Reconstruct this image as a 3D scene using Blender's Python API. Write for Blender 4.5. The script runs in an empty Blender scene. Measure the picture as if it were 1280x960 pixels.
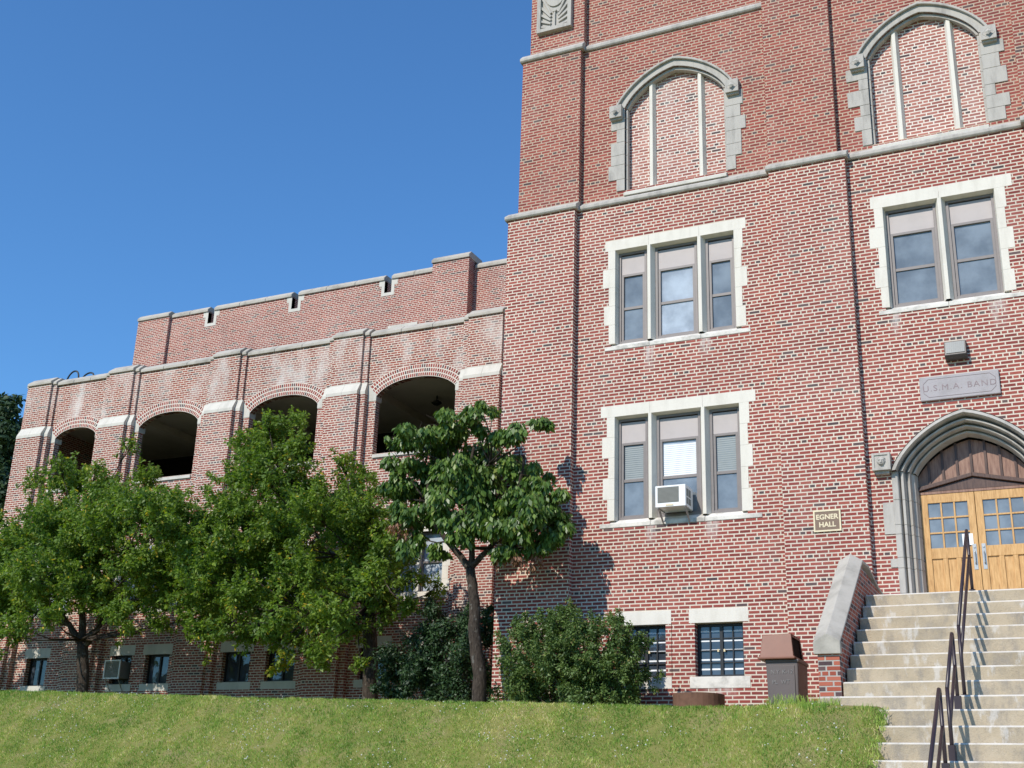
import bpy, math, random
import numpy as np
from mathutils import Vector, Matrix
from mathutils.geometry import tessellate_polygon
R = math.radians
scene = bpy.context.scene
col = scene.collection

# ------------------------------------------------------------------ camera
cam_d = bpy.data.cameras.new('camera'); cam = bpy.data.objects.new('camera', cam_d); col.objects.link(cam)
CAM = Vector((8.2407, -23.4117, -2.1576))
yaw, pit, rol = R(26.199), R(19.4725), R(1.9094)
fwd = Vector((-math.sin(yaw)*math.cos(pit), math.cos(yaw)*math.cos(pit), math.sin(pit)))
rgt = Vector((math.cos(yaw), math.sin(yaw), 0)); upv = rgt.cross(fwd)
r2 = rgt*math.cos(rol)+upv*math.sin(rol); u2 = -rgt*math.sin(rol)+upv*math.cos(rol)
m = Matrix((r2, u2, -fwd)).transposed().to_4x4(); m.translation = CAM
cam.matrix_world = m
cam_d.sensor_width = 36; cam_d.lens = 1529.6/1280*36; cam_d.clip_end = 3000; cam_d.clip_start = .1
scene.camera = cam
scene.render.resolution_x = 1024; scene.render.resolution_y = 768

# ------------------------------------------------------------------ light
SUN = Vector((-.33, -1, .85)).normalized()      # towards the sun
elev = math.asin(SUN.z); azim = math.atan2(SUN.x, SUN.y)
w = bpy.data.worlds.new('World'); scene.world = w; w.use_nodes = True
nt = w.node_tree; nt.nodes.clear()
sky = nt.nodes.new('ShaderNodeTexSky'); sky.sky_type = 'NISHITA'; sky.sun_disc = False
sky.sun_elevation = elev; sky.sun_rotation = azim
sky.air_density = 1.25; sky.dust_density = 0.0; sky.ozone_density = 6.0; sky.altitude = 200
bg = nt.nodes.new('ShaderNodeBackground'); bg.inputs['Strength'].default_value = 0.15
wo = nt.nodes.new('ShaderNodeOutputWorld')
tint = nt.nodes.new('ShaderNodeMix'); tint.data_type = 'RGBA'; tint.blend_type = 'MULTIPLY'; tint.inputs[0].default_value = 1
tint.inputs[7].default_value = (.64, .98, 1.22, 1)      # camera's deep blue rendering of the clear sky
nt.links.new(sky.outputs[0], tint.inputs[6]); nt.links.new(tint.outputs[2], bg.inputs[0]); nt.links.new(bg.outputs[0], wo.inputs[0])
sd = bpy.data.lights.new('sun', 'SUN'); sd.energy = 4.8; sd.angle = R(.53); sd.color = (1, .935, .84)
so = bpy.data.objects.new('sun', sd); col.objects.link(so)
so.rotation_euler = SUN.to_track_quat('Z', 'Y').to_euler(); so.location = (-8, -30, 25)
scene.view_settings.view_transform = 'Standard'; scene.view_settings.look = 'None'
scene.view_settings.exposure = -0.06; scene.view_settings.gamma = 1

# ------------------------------------------------------------------ helpers
class MB:
    def __init__(s): s.v = []; s.f = []; s.m = []; s.uv = {}
    def add(s, vs, fs, mi=0):
        n = len(s.v); s.v += [tuple(p) for p in vs]
        for f in fs: s.f.append([n+i for i in f]); s.m.append(mi)
        return s
    def box(s, x0, x1, y0, y1, z0, z1, mi=0):
        vs = [(x0,y0,z0),(x1,y0,z0),(x1,y1,z0),(x0,y1,z0),(x0,y0,z1),(x1,y0,z1),(x1,y1,z1),(x0,y1,z1)]
        return s.add(vs, [(0,3,2,1),(4,5,6,7),(0,1,5,4),(1,2,6,5),(2,3,7,6),(3,0,4,7)], mi)
    def prism(s, poly, y0, y1, mi=0):           # poly: (x,z) counter-clockwise seen from the front (-y)
        n = len(poly)
        vs = [(x,y0,z) for x,z in poly]+[(x,y1,z) for x,z in poly]
        fs = [[i,(i+1)%n,n+(i+1)%n,n+i] for i in range(n)]
        fs = [f[::-1] for f in fs]
        tris = tessellate_polygon([[Vector((x,z,0)) for x,z in poly]])
        b = []
        for t in tris:
            a = [poly[i] for i in t]
            ar = (a[1][0]-a[0][0])*(a[2][1]-a[0][1])-(a[2][0]-a[0][0])*(a[1][1]-a[0][1])
            t = list(t) if ar > 0 else list(t)[::-1]
            b.append(t); b.append([n+i for i in t[::-1]])
        return s.add(vs, fs+b, mi)
    def prismx(s, poly, x0, x1, mi=0):          # poly (y,z) extruded along x
        n = len(poly)
        vs = [(x0,y,z) for y,z in poly]+[(x1,y,z) for y,z in poly]
        return s.add(vs, [[i,(i+1)%n,n+(i+1)%n,n+i] for i in range(n)]+[list(range(n))[::-1],[n+i for i in range(n)]], mi)
    def tube(s, pts, rads, k=8, mi=0, cap=True):
        pts = [Vector(p) for p in pts]; n0 = len(s.v)
        if not hasattr(rads, '__len__'): rads = [rads]*len(pts)
        ref = Vector((0.13,0.21,1)).normalized()
        for i, p in enumerate(pts):
            d = (pts[min(i+1,len(pts)-1)]-pts[max(i-1,0)]).normalized()
            a = d.cross(ref)
            if a.length < .1: a = d.cross(Vector((1,0,0)))
            a.normalize(); b = d.cross(a)
            for j in range(k):
                t = 2*math.pi*j/k
                s.v.append(tuple(p+(a*math.cos(t)+b*math.sin(t))*rads[i]))
        for i in range(len(pts)-1):
            for j in range(k):
                s.f.append([n0+i*k+j, n0+(i+1)*k+j, n0+(i+1)*k+(j+1)%k, n0+i*k+(j+1)%k]); s.m.append(mi)
        if cap:
            s.f.append([n0+j for j in range(k)]); s.m.append(mi)
            q = n0+(len(pts)-1)*k; s.f.append([q+j for j in range(k)][::-1]); s.m.append(mi)
        return s
    def ring(s, inner, outer, y0, y1, mi=0):    # solid band between two polylines of equal length (x,z), left to right
        n = len(inner)
        for i in range(n-1):
            a,b,c,d = inner[i],inner[i+1],outer[i+1],outer[i]
            vs=[(p[0],y,p[1]) for y in (y0,y1) for p in (a,b,c,d)]
            fs=[(0,1,2,3),(3,2,6,7),(1,0,4,5),(7,6,5,4)]
            if i==0: fs.append((0,3,7,4))
            if i==n-2: fs.append((2,1,5,6))
            s.add(vs,fs,mi)
        return s

def mesh_obj(name, me, parent=None):
    o = bpy.data.objects.new(name, me); col.objects.link(o)
    if parent: o.parent = parent
    return o
def wpos(o):
    p = Vector((0,0,0))
    while o: p += o.location; o = o.parent
    return p
def build(name, mb, mats, parent=None, bevel=0, smooth=False, recalc=True, label=None, cat=None, group=None, kind=None):
    if not isinstance(mats, (list,tuple)): mats = [mats]
    me = bpy.data.meshes.new(name)
    if parent: off = wpos(parent)
    else:
        a = np.array(mb.v); off = Vector(((a[:,0].min()+a[:,0].max())/2, (a[:,1].min()+a[:,1].max())/2, a[:,2].min()))
        if kind in ('structure',): off = Vector((0,0,0))
    me.from_pydata([tuple(Vector(p)-off) for p in mb.v], [], mb.f)
    for mt in mats: me.materials.append(mt)
    me.polygons.foreach_set('material_index', mb.m)
    if smooth: me.polygons.foreach_set('use_smooth', [True]*len(me.polygons))
    if recalc:
        import bmesh
        b = bmesh.new(); b.from_mesh(me); bmesh.ops.recalc_face_normals(b, faces=b.faces); b.to_mesh(me); b.free()
    me.update()
    o = mesh_obj(name, me, parent)
    if not parent: o.location = off
    if bevel:
        bv = o.modifiers.new('bevel','BEVEL'); bv.width = bevel; bv.segments = 2; bv.limit_method = 'ANGLE'; bv.angle_limit = R(40)
    if label: o['label'] = label
    if cat: o['category'] = cat
    if group: o['group'] = group
    if kind: o['kind'] = kind
    return o
def thing(name, loc, label, cat, group=None):
    o = bpy.data.objects.new(name, None); col.objects.link(o); o.location = loc; o.empty_display_size = .3
    o['label'] = label; o['category'] = cat
    if group: o['group'] = group
    return o

# ---- node helpers
class NT:
    def __init__(s, name):
        s.mat = bpy.data.materials.new(name); s.mat.use_nodes = True
        s.t = s.mat.node_tree; s.t.nodes.clear()
        s.out = s.t.nodes.new('ShaderNodeOutputMaterial')
        s.b = s.t.nodes.new('ShaderNodeBsdfPrincipled'); s.t.links.new(s.b.outputs[0], s.out.inputs[0])
        s.b.inputs['Specular IOR Level'].default_value = .3
    def put(s, sock, v):
        if isinstance(v, (int,float)): sock.default_value = v
        elif isinstance(v, (tuple,list)):
            if len(v)==3 and sock.type=='RGBA': v = (*v,1)
            sock.default_value = v
        else: s.t.links.new(v, sock)
    def m(s, op, a, b=0, c=0, clamp=False):
        n = s.t.nodes.new('ShaderNodeMath'); n.operation = op; n.use_clamp = clamp
        s.put(n.inputs[0],a); s.put(n.inputs[1],b); s.put(n.inputs[2],c); return n.outputs[0]
    def mix(s, f, a, b, mode='MIX'):
        n = s.t.nodes.new('ShaderNodeMix'); n.data_type='RGBA'; n.blend_type=mode
        s.put(n.inputs[0],f); s.put(n.inputs[6],a); s.put(n.inputs[7],b); return n.outputs[2]
    def noise(s, vec, scale, detail=4, rough=.55):
        n = s.t.nodes.new('ShaderNodeTexNoise'); n.inputs['Scale'].default_value = scale
        n.inputs['Detail'].default_value = detail; n.inputs['Roughness'].default_value = rough
        s.put(n.inputs['Vector'], vec); return n.outputs['Fac']
    def pos(s):
        return s.t.nodes.new('ShaderNodeNewGeometry').outputs['Position']
    def geo(s, k): return s.t.nodes.new('ShaderNodeNewGeometry').outputs[k]
    def sep(s, v):
        n = s.t.nodes.new('ShaderNodeSeparateXYZ'); s.put(n.inputs[0], v); return n.outputs
    def comb(s, x, y, z):
        n = s.t.nodes.new('ShaderNodeCombineXYZ'); s.put(n.inputs[0],x); s.put(n.inputs[1],y); s.put(n.inputs[2],z); return n.outputs[0]
    def ramp(s, f, stops):
        n = s.t.nodes.new('ShaderNodeValToRGB'); cr = n.color_ramp
        while len(cr.elements) > len(stops): cr.elements.remove(cr.elements[-1])
        while len(cr.elements) < len(stops): cr.elements.new(.5)
        for e,(p,c) in zip(cr.elements, stops):
            e.position = p; e.color = (*c,1) if len(c)==3 else c
        s.put(n.inputs[0], f); return n.outputs[0]
    def smooth(s, v, a, b):
        n = s.t.nodes.new('ShaderNodeMapRange'); n.interpolation_type='SMOOTHSTEP'
        s.put(n.inputs[0], v); s.put(n.inputs[1], a); s.put(n.inputs[2], b); return n.outputs[0]
    def white(s, vec):
        n = s.t.nodes.new('ShaderNodeTexWhiteNoise'); n.noise_dimensions='3D'; s.put(n.inputs['Vector'], vec); return n.outputs['Value']
    def bump(s, h, dist, strength=1):
        n = s.t.nodes.new('ShaderNodeBump'); n.inputs['Distance'].default_value = dist; n.inputs['Strength'].default_value = strength
        s.put(n.inputs['Height'], h); s.t.links.new(n.outputs[0], s.b.inputs['Normal'])
    def end(s, colr, rough=.8, spec=None, metal=0):
        s.put(s.b.inputs['Base Color'], colr); s.put(s.b.inputs['Roughness'], rough); s.b.inputs['Metallic'].default_value = metal
        if spec is not None: s.b.inputs['Specular IOR Level'].default_value = spec
        return s.mat

def brick_mat(name, mode='wall', z0=0.0, course=.0762, unit=.233, mort=(.72,.66,.56), mort_hi=(.62,.50,.40), eff=0.0, vj=.32, reds=None, dark_h=.14, dark_s=.02, zsplit=None, grime=0.0, runs=(), effz=None):
    n = NT(name)
    P = n.pos(); x,y,z = n.sep(P)
    if mode == 'wall':
        nx = n.m('ABSOLUTE', n.sep(n.geo('True Normal'))[0])
        isx = n.m('GREATER_THAN', nx, .7)
        u = n.m('ADD', n.m('MULTIPLY', x, n.m('SUBTRACT',1,isx)), n.m('MULTIPLY', y, isx))
        v = n.m('SUBTRACT', z, z0)
    else:
        uvn = n.t.nodes.new('ShaderNodeUVMap'); uvn.uv_map = 'UVMap'
        a = n.sep(uvn.outputs[0]); u, v = a[0], a[1]
    # slight waviness so courses are not laser straight
    wob = n.m('MULTIPLY', n.m('SUBTRACT', n.noise(P, 1.3, 2), .5), .012)
    v = n.m('ADD', v, wob)
    cv = n.m('DIVIDE', v, course); ci = n.m('FLOOR', cv); fz = n.m('FRACT', cv)
    if mode == 'wall':
        hd = n.m('LESS_THAN', n.m('FLOORED_MODULO', ci, 6), .5)
        uw = n.m('SUBTRACT', unit, n.m('MULTIPLY', hd, unit/2))
        off = n.m('ADD', n.m('MULTIPLY', n.m('FLOORED_MODULO', ci, 2), unit/2), n.m('MULTIPLY', hd, unit/4))
        off = n.m('ADD', off, n.m('MULTIPLY', n.m('SUBTRACT', n.white(n.comb(ci, 3.3, 7.7)), .5), .02))
    else:
        hd = 0.0; uw = unit; off = n.m('MULTIPLY', ci, unit*.37)
    cu = n.m('DIVIDE', n.m('ADD', u, off), uw); ui = n.m('FLOOR', cu); fu = n.m('FRACT', cu)
    hj = n.m('DIVIDE', .021, uw)
    soft = .10
    j1 = n.m('MULTIPLY', n.smooth(fz, vj/2-soft/2, vj/2+soft/2), n.m('SUBTRACT', 1, n.smooth(fz, 1-vj/2-soft/2, 1-vj/2+soft/2)))
    du = n.m('SUBTRACT', .5, n.m('ABSOLUTE', n.m('SUBTRACT', fu, .5)))
    j2 = n.smooth(du, n.m('MULTIPLY', hj, .35), n.m('MULTIPLY', hj, .75))
    br = n.m('MULTIPLY', j1, j2)
    rnd = n.white(n.comb(ui, ci, 1.7)); rnd2 = n.white(n.comb(ui, ci, 5.1))
    reds = reds or [(0,(.17,.030,.025)),(.3,(.23,.041,.034)),(.65,(.28,.057,.044)),(1,(.34,.085,.062))]
    c = n.ramp(rnd, reds)
    if mode == 'wall':
        th = n.m('ADD', dark_s, n.m('MULTIPLY', hd, dark_h-dark_s))
    else: th = dark_h
    dk = n.m('LESS_THAN', rnd2, th)
    c = n.mix(dk, c, n.mix(rnd, (.035,.037,.045), (.10,.075,.075)))
    c = n.mix(n.m('MULTIPLY', n.noise(P, 60, 3), .22), c, (.42,.17,.15), 'MIX')
    mc = mort
    if zsplit is not None:
        mc = n.mix(n.smooth(z, zsplit-.02, zsplit+.02), mort, mort_hi)
    mc = n.mix(n.smooth(n.noise(P, .9, 3), .35, .75), mc, n.mix(.22, mc, (.35,.30,.26)))
    c2 = n.mix(br, mc, c)
    for (rx,rz,rw,rh) in runs:
        mx_ = n.m('SUBTRACT', 1, n.smooth(n.m('ABSOLUTE', n.m('SUBTRACT', x, rx)), rw*.2, rw))
        mz_ = n.m('MULTIPLY', n.smooth(z, rz-rh, rz-rh*.1), n.m('LESS_THAN', z, rz+.01))
        k_ = n.m('MULTIPLY', n.m('MULTIPLY', mx_, mz_), n.smooth(n.noise(n.comb(n.m('MULTIPLY',x,9),y,n.m('MULTIPLY',z,2)), 1.5, 4), .3,.6))
        c2 = n.mix(n.m('MULTIPLY', k_, .65), c2, (.58,.53,.49))
    # lime bloom on the brick faces, patchy
    if eff > 0:
        e = n.m('MULTIPLY', n.smooth(n.noise(n.comb(n.m('MULTIPLY',x,1.2), y, n.m('MULTIPLY',z,.55)), 1.1, 5, .6), .42, .78), eff)
        if effz: e = n.m('MULTIPLY', e, n.m('ADD', .35, n.m('MULTIPLY', n.smooth(z, effz, effz+.5), 1.6)), 0, True)
        c2 = n.mix(e, c2, (.66,.62,.57))
    if grime > 0:
        g = n.m('MULTIPLY', n.smooth(n.noise(n.comb(n.m('MULTIPLY',x,2.2), y, n.m('MULTIPLY',z,.5)), .8, 5, .6), .5, .8), grime)
        c2 = n.mix(g, c2, (.12,.09,.08))
    # broad tone variation
    c2 = n.mix(1, c2, n.ramp(n.noise(P, .45, 4), [(0.25,(.86,.86,.86)),(.75,(1.08,1.05,1.04))]), 'MULTIPLY')
    n.bump(n.m('ADD', n.m('MULTIPLY', br, 1), n.m('MULTIPLY', n.noise(P, 90, 2), .25)), .006, .7)
    return n.end(c2, .88, .2)

def stone_mat(name, base=(.60,.57,.50), dark=(.36,.34,.30), stain=.35, scale=1.6, streak=False):
    n = NT(name); P = n.pos(); x,y,z = n.sep(P)
    q = n.comb(n.m('MULTIPLY',x,2.2), y, n.m('MULTIPLY',z,.5)) if streak else P
    f = n.smooth(n.noise(q, scale, 6, .65), .42, .75)
    c = n.mix(n.m('MULTIPLY', f, stain), base, dark)
    c = n.mix(n.m('MULTIPLY', n.noise(P, 45, 3), .18), c, (.30,.28,.24))
    n.bump(n.noise(P, 35, 4), .006, .5)
    return n.end(c, .85, .2)

def plain(name, c, rough=.6, spec=.4, metal=0, var=.12, scale=6, bump=0):
    n = NT(name); P = n.pos()
    d = tuple(v*.55 for v in c)
    cc = n.mix(n.m('MULTIPLY', n.smooth(n.noise(P, scale, 5, .6), .35, .8), var*2), c, d)
    if bump: n.bump(n.noise(P, scale*8, 3), bump, .6)
    return n.end(cc, rough, spec, metal)

def leaf_mat(name, cols, trans=.35, rough=.5):
    n = NT(name)
    at = n.t.nodes.new('ShaderNodeAttribute'); at.attribute_name = 'tone'
    c = n.ramp(at.outputs['Fac'], cols)
    n.end(c, rough, .35)
    tr = n.t.nodes.new('ShaderNodeBsdfTranslucent'); n.put(tr.inputs[0], n.mix(1, c, (1.25,1.35,.55), 'MULTIPLY'))
    mx = n.t.nodes.new('ShaderNodeMixShader'); mx.inputs[0].default_value = trans
    n.t.links.new(n.b.outputs[0], mx.inputs[1]); n.t.links.new(tr.outputs[0], mx.inputs[2]); n.t.links.new(mx.outputs[0], n.out.inputs[0])
    return n.mat

def glass_mat(name, c=(.13,.15,.165), rough=.03, coat=1.0, wav=.0006):
    n = NT(name); P = n.pos()
    cc = n.mix(n.smooth(n.noise(P, 1.7, 4), .3, .7), c, tuple(v*1.75 for v in c))
    n.bump(n.noise(P, 3.0, 2), wav*6, .6)
    n.b.inputs['IOR'].default_value = 1.62
    return n.end(cc, rough, .6)

M = {}
M['brick'] = brick_mat('brick_tower', z0=10.899, mort=(.68,.60,.49), mort_hi=(.50,.385,.285), zsplit=11.15, eff=.07, grime=.16, runs=((0.0,7.545,.16,.7),(1.25,7.545,.2,.5),(5.15,7.51,.14,.6),(7.05,7.51,.2,.7),(0.0,3.58,.15,.5),(1.3,3.58,.22,.5),(1.4,.30,.4,.25)))
M['bricki'] = brick_mat('brick_infill', z0=10.93, mort=(.76,.69,.60), eff=.30, dark_h=.2, reds=[(0,(.25,.085,.07)),(.5,(.33,.12,.095)),(1,(.42,.18,.14))])
M['brickw'] = brick_mat('brick_wing', z0=9.46, mort=(.68,.60,.50), eff=.42, effz=9.9, dark_h=.25, dark_s=.07, grime=.12,
     reds=[(0,(.17,.040,.030)),(.3,(.23,.055,.040)),(.65,(.28,.075,.050)),(1,(.34,.11,.078))])
M['bricku'] = brick_mat('brick_upper', z0=9.46, mort=(.66,.55,.45), eff=.12, dark_h=.25, dark_s=.05, grime=.25)
M['brickarch'] = brick_mat('brick_arch_ring', mode='uv', course=.133, unit=.078, mort=(.74,.68,.58), vj=.24, dark_h=.18)
M['brickpier'] = brick_mat('brick_pier', z0=-.05, course=.0745, unit=.225, mort=(.42,.40,.36), vj=.22, dark_h=.3, dark_s=.22,
     reds=[(0,(.26,.06,.035)),(.5,(.36,.09,.05)),(1,(.42,.13,.08))])
M['stone'] = stone_mat('limestone', (.74,.695,.61), (.50,.46,.385), .5, 1.6, True)
M['stonesill'] = stone_mat('limestone_sill', (.76,.72,.65), (.25,.235,.21), .8, 2.4)
M['stonegrey'] = stone_mat('limestone_weathered', (.47,.44,.395), (.24,.225,.205), .75, 2.2, True)
M['coping'] = stone_mat('coping_stone', (.47,.435,.375), (.21,.195,.165), .8, 1.4)
M['springer'] = stone_mat('springer_stone', (.62,.59,.52), (.38,.36,.31), .55, 1.2, True)
M['joint'] = plain('mortar_joint', (.20,.19,.17))
M['conc'] = None
M['frame'] = plain('bronze_frame', (.20,.175,.165), .45, .4, var=.15)
M['panel'] = plain('pink_grey_panel', (.46,.41,.39), .6, .3, var=.1, scale=3)
M['glass'] = glass_mat('window_glass')
M['glassd'] = glass_mat('dark_glass', (.035,.045,.06))
M['glassl'] = glass_mat('pale_glass', (.27,.30,.33))
M['blind'] = plain('sky_bright_blind', (.78,.80,.80), .6, .3, var=.05)
M['black'] = plain('black_paint', (.018,.020,.022), .45, .4)
M['blindg'] = plain('grey_blind', (.30,.33,.33), .6, .3, var=.1)
M['scuff'] = plain('worn_stencil', (.22,.21,.205), .6)
M['slat_reflection'] = plain('white_slat_reflection', (.82,.84,.84), .5)
M['rail'] = plain('dark_rail_paint', (.034,.022,.026), .38, .5, var=.2)
M['bin'] = plain('grey_brown_plastic', (.125,.105,.10), .5, .35, var=.12, scale=4)
M['binlid'] = plain('rust_brown_plastic', (.235,.105,.07), .5, .35, var=.12, scale=4)
M['iron'] = plain('rusted_iron', (.16,.085,.055), .8, .2, var=.35, scale=9, bump=.004)
M['white'] = plain('white_enamel', (.80,.80,.79), .4, .4, var=.05)
M['grille'] = plain('grey_grille', (.22,.22,.20), .6, .3)
M['gold'] = plain('gold_letter', (.72,.60,.36), .45, .4, var=.05)
M['signbr'] = plain('brown_sign', (.20,.135,.095), .5, .3)
M['signborder'] = plain('cream_border', (.72,.62,.42), .5, .3)
M['plaque'] = stone_mat('lilac_grey_stone', (.40,.37,.38), (.27,.25,.25), .6, 2.5)
M['engr'] = plain('engraved_letter', (.27,.215,.22), .8)
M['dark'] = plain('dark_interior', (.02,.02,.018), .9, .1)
M['plaster'] = plain('gallery_plaster', (.62,.57,.48), .9, .1, var=.2, scale=1)
M['metal'] = plain('galvanised_steel', (.42,.42,.41), .4, .5, metal=.6)
M['lens'] = plain('lamp_lens', (.20,.21,.20), .25, .6, var=.1)
M['bronze'] = plain('bronze_housing', (.06,.05,.045), .4, .5)
M['paper'] = plain('white_paper', (.85,.85,.85), .7, .2, var=.03)
M['roof'] = plain('flat_roof', (.10,.10,.10), .9)

def concrete():
    n = NT('weathered_concrete'); P = n.pos(); x,y,z = n.sep(P)
    c = n.ramp(n.noise(P, 1.3, 6, .65), [(.3,(.33,.275,.19)),(.5,(.43,.355,.25)),(.65,(.46,.385,.28)),(.8,(.45,.35,.235))])
    c = n.mix(n.m('MULTIPLY', n.smooth(n.noise(n.comb(n.m('MULTIPLY',x,1.5),y,n.m('MULTIPLY',z,.7)), 2.1, 6, .7), .46,.66), .7), c, (.25,.225,.19))
    lime = n.smooth(n.noise(n.comb(n.m('MULTIPLY',x,3.0),n.m('MULTIPLY',y,.6),n.m('MULTIPLY',z,1.2)), 1.6, 5, .6), .56,.66)
    c = n.mix(n.m('MULTIPLY', lime, .5), c, (.62,.60,.56))
    crack = n.smooth(n.m('ABSOLUTE', n.m('SUBTRACT', n.noise(P, 2.7, 7, .7), .5)), .0, .006)
    c = n.mix(n.m('SUBTRACT', .45, n.m('MULTIPLY', crack, .45)), c, (.13,.12,.11))
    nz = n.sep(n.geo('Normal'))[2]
    lit_wear = n.m('MULTIPLY', n.smooth(nz, .12, .55), n.smooth(n.noise(P, 2.2, 5, .7), .25, .5))  # worn upward faces painted paler, so nosings read as sunlit lines
    c = n.mix(n.m('MULTIPLY', lit_wear, .85), c, (.74,.71,.66))
    n.bump(n.m('ADD', n.noise(P, 40, 5, .7), n.m('MULTIPLY', n.noise(P, 5, 4, .7), 1.2)), .012, .7)
    return n.end(c, .9, .15)
M['conc'] = concrete()
def wood(name, a, b, d, ax=0):
    n = NT(name); P = n.pos(); x,y,z = n.sep(P)
    q = n.comb(n.m('MULTIPLY',x,14), n.m('MULTIPLY',y,14), n.m('MULTIPLY',z,1.6))
    w_ = n.noise(q, 2.4, 6, .65)
    c = n.ramp(w_, [(.3,a),(.5,b),(.72,d)])
    n.bump(w_, .002, .5)
    return n.end(c, .42, .4)
M['oak'] = wood('honey_oak', (.38,.20,.065), (.54,.31,.115), (.66,.41,.175))
M['oakd'] = wood('brown_oak', (.15,.07,.045), (.25,.135,.09), (.34,.205,.145))
M['oakdk'] = wood('dark_oak', (.05,.025,.018), (.085,.045,.032), (.12,.07,.05))
def bark():
    n = NT('bark'); P = n.pos(); x,y,z = n.sep(P)
    f = n.noise(n.comb(n.m('MULTIPLY',x,5), n.m('MULTIPLY',y,5), z), 7, 6, .75)
    n.bump(f, .05, 1)
    lich = n.smooth(n.noise(P, 6, 5, .7), .56, .64)
    return n.end(n.mix(n.m('MULTIPLY',lich,.6), n.ramp(f, [(.32,(.02,.016,.013)),(.55,(.085,.066,.052)),(.75,(.15,.125,.10))]), (.24,.23,.20)), .95, .1)
M['bark'] = bark()
M['leafA'] = leaf_mat('leaves_fine', [(0,(.05,.10,.018)),(.45,(.14,.23,.036)),(.9,(.27,.37,.055)),(1,(.60,.43,.06))], .42)
M['leafB'] = leaf_mat('leaves_mid', [(0,(.05,.10,.016)),(.45,(.14,.23,.034)),(.92,(.27,.37,.05)),(1,(.60,.43,.05))], .42)
M['leafC'] = leaf_mat('leaves_broad', [(0,(.04,.085,.02)),(.5,(.09,.165,.032)),(.95,(.19,.27,.05)),(1,(.26,.3,.07))], .28, .38)
M['leafdead'] = leaf_mat('leaves_dry', [(0,(.16,.07,.045)),(.5,(.26,.13,.08)),(1,(.38,.22,.13))], .2)
M['leafbright'] = leaf_mat('leaves_bright', [(0,(.10,.16,.02)),(.6,(.20,.28,.03)),(1,(.42,.30,.03))], .4)
M['juni'] = leaf_mat('shrub_foliage', [(0,(.045,.085,.022)),(.5,(.10,.165,.042)),(.9,(.17,.24,.06)),(1,(.24,.15,.07))], .22)
M['yew'] = leaf_mat('yew_foliage', [(0,(.014,.035,.014)),(.6,(.032,.07,.024)),(1,(.06,.11,.03))], .12)
M['farleaf'] = leaf_mat('far_foliage', [(0,(.018,.040,.016)),(.5,(.035,.065,.022)),(1,(.06,.10,.035))], .15)
M['grass'] = leaf_mat('grass_blades', [(0,(.14,.27,.045)),(.5,(.33,.47,.090)),(.85,(.62,.58,.20)),(1,(.78,.64,.38))], .30)
M['clover'] = plain('clover_white', (.75,.73,.66), .8)

# ------------------------------------------------------------------ ground
def sst(a,b,x):
    t = np.clip((x-a)/(b-a),0,1); return t*t*(3-2*t)
def crestZ(x): return np.interp(x, [-60,-25,-12.1,-5.8,-.65,4.0,8], [1.2,.45,-.075,-.28,-.41,-.53,-.60])
def crestY(x): return -4.8 - .75*sst(2.6,5.0,x)
def gh(x, y):
    x = np.asarray(x, float); y = np.asarray(y, float)
    cz = crestZ(x); cy = crestY(x)
    d = cy-y
    sl = .60+.10*sst(0,5,x)
    k = .10
    bank = cz - sl*(np.sqrt(d*d+k*k)+d-k)/2
    bank = np.maximum(bank, -3.8+0*bank)
    terr = cz + .012*np.clip(-d,0,200) - .05*sst(0,.5,-d)*0
    z = np.where(d>0, bank, np.minimum(terr, cz+.35))
    bumps = .02*np.sin(x*1.7+y*.9)+.014*np.sin(x*3.1-y*2.3)+.010*np.sin(x*7.3+y*5.1)
    z = z + bumps*np.clip(np.abs(d)/.4,0.3,1)
    z = np.where((x>5.40)&(y<-5.0), z-.35, z)
    z = np.where((x>4.75)&(y>=-5.3)&(y<0.5), np.minimum(z,-.75), z)
    return z
xs = np.unique(np.concatenate([np.linspace(-900,-40,18), np.linspace(-40,-22,20), np.linspace(-22,9,150), np.linspace(9,40,12), np.linspace(40,900,16)]))
ys = np.unique(np.concatenate([np.linspace(-900,-30,18), np.linspace(-30,-12,14), np.linspace(-12,-3,110), np.linspace(-3,30,24), np.linspace(30,900,16)]))
GX, GY = np.meshgrid(xs, ys); GZ = gh(GX, GY)
mb = MB(); nx_ = len(xs)
mb.v = [tuple(p) for p in np.stack([GX.ravel(),GY.ravel(),GZ.ravel()],1)]
mb.f = [[j*nx_+i, j*nx_+i+1, (j+1)*nx_+i+1, (j+1)*nx_+i] for j in range(len(ys)-1) for i in range(nx_-1)]; mb.m = [0]*len(mb.f)
def lawn_mat():
    n = NT('lawn_soil'); P = n.pos()
    c = n.ramp(n.noise(P, 1.3, 6, .65), [(.3,(.13,.15,.04)),(.5,(.19,.19,.055)),(.72,(.24,.20,.10))])
    c = n.mix(n.m('MULTIPLY', n.smooth(n.noise(P, 4.5, 5, .7), .6,.8), .6), c, (.17,.12,.07))
    n.bump(n.noise(P, 30, 4), .03, .6)
    return n.end(c, .95, .1)
build('lawn', mb, lawn_mat(), smooth=True, recalc=False, kind='structure')

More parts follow.
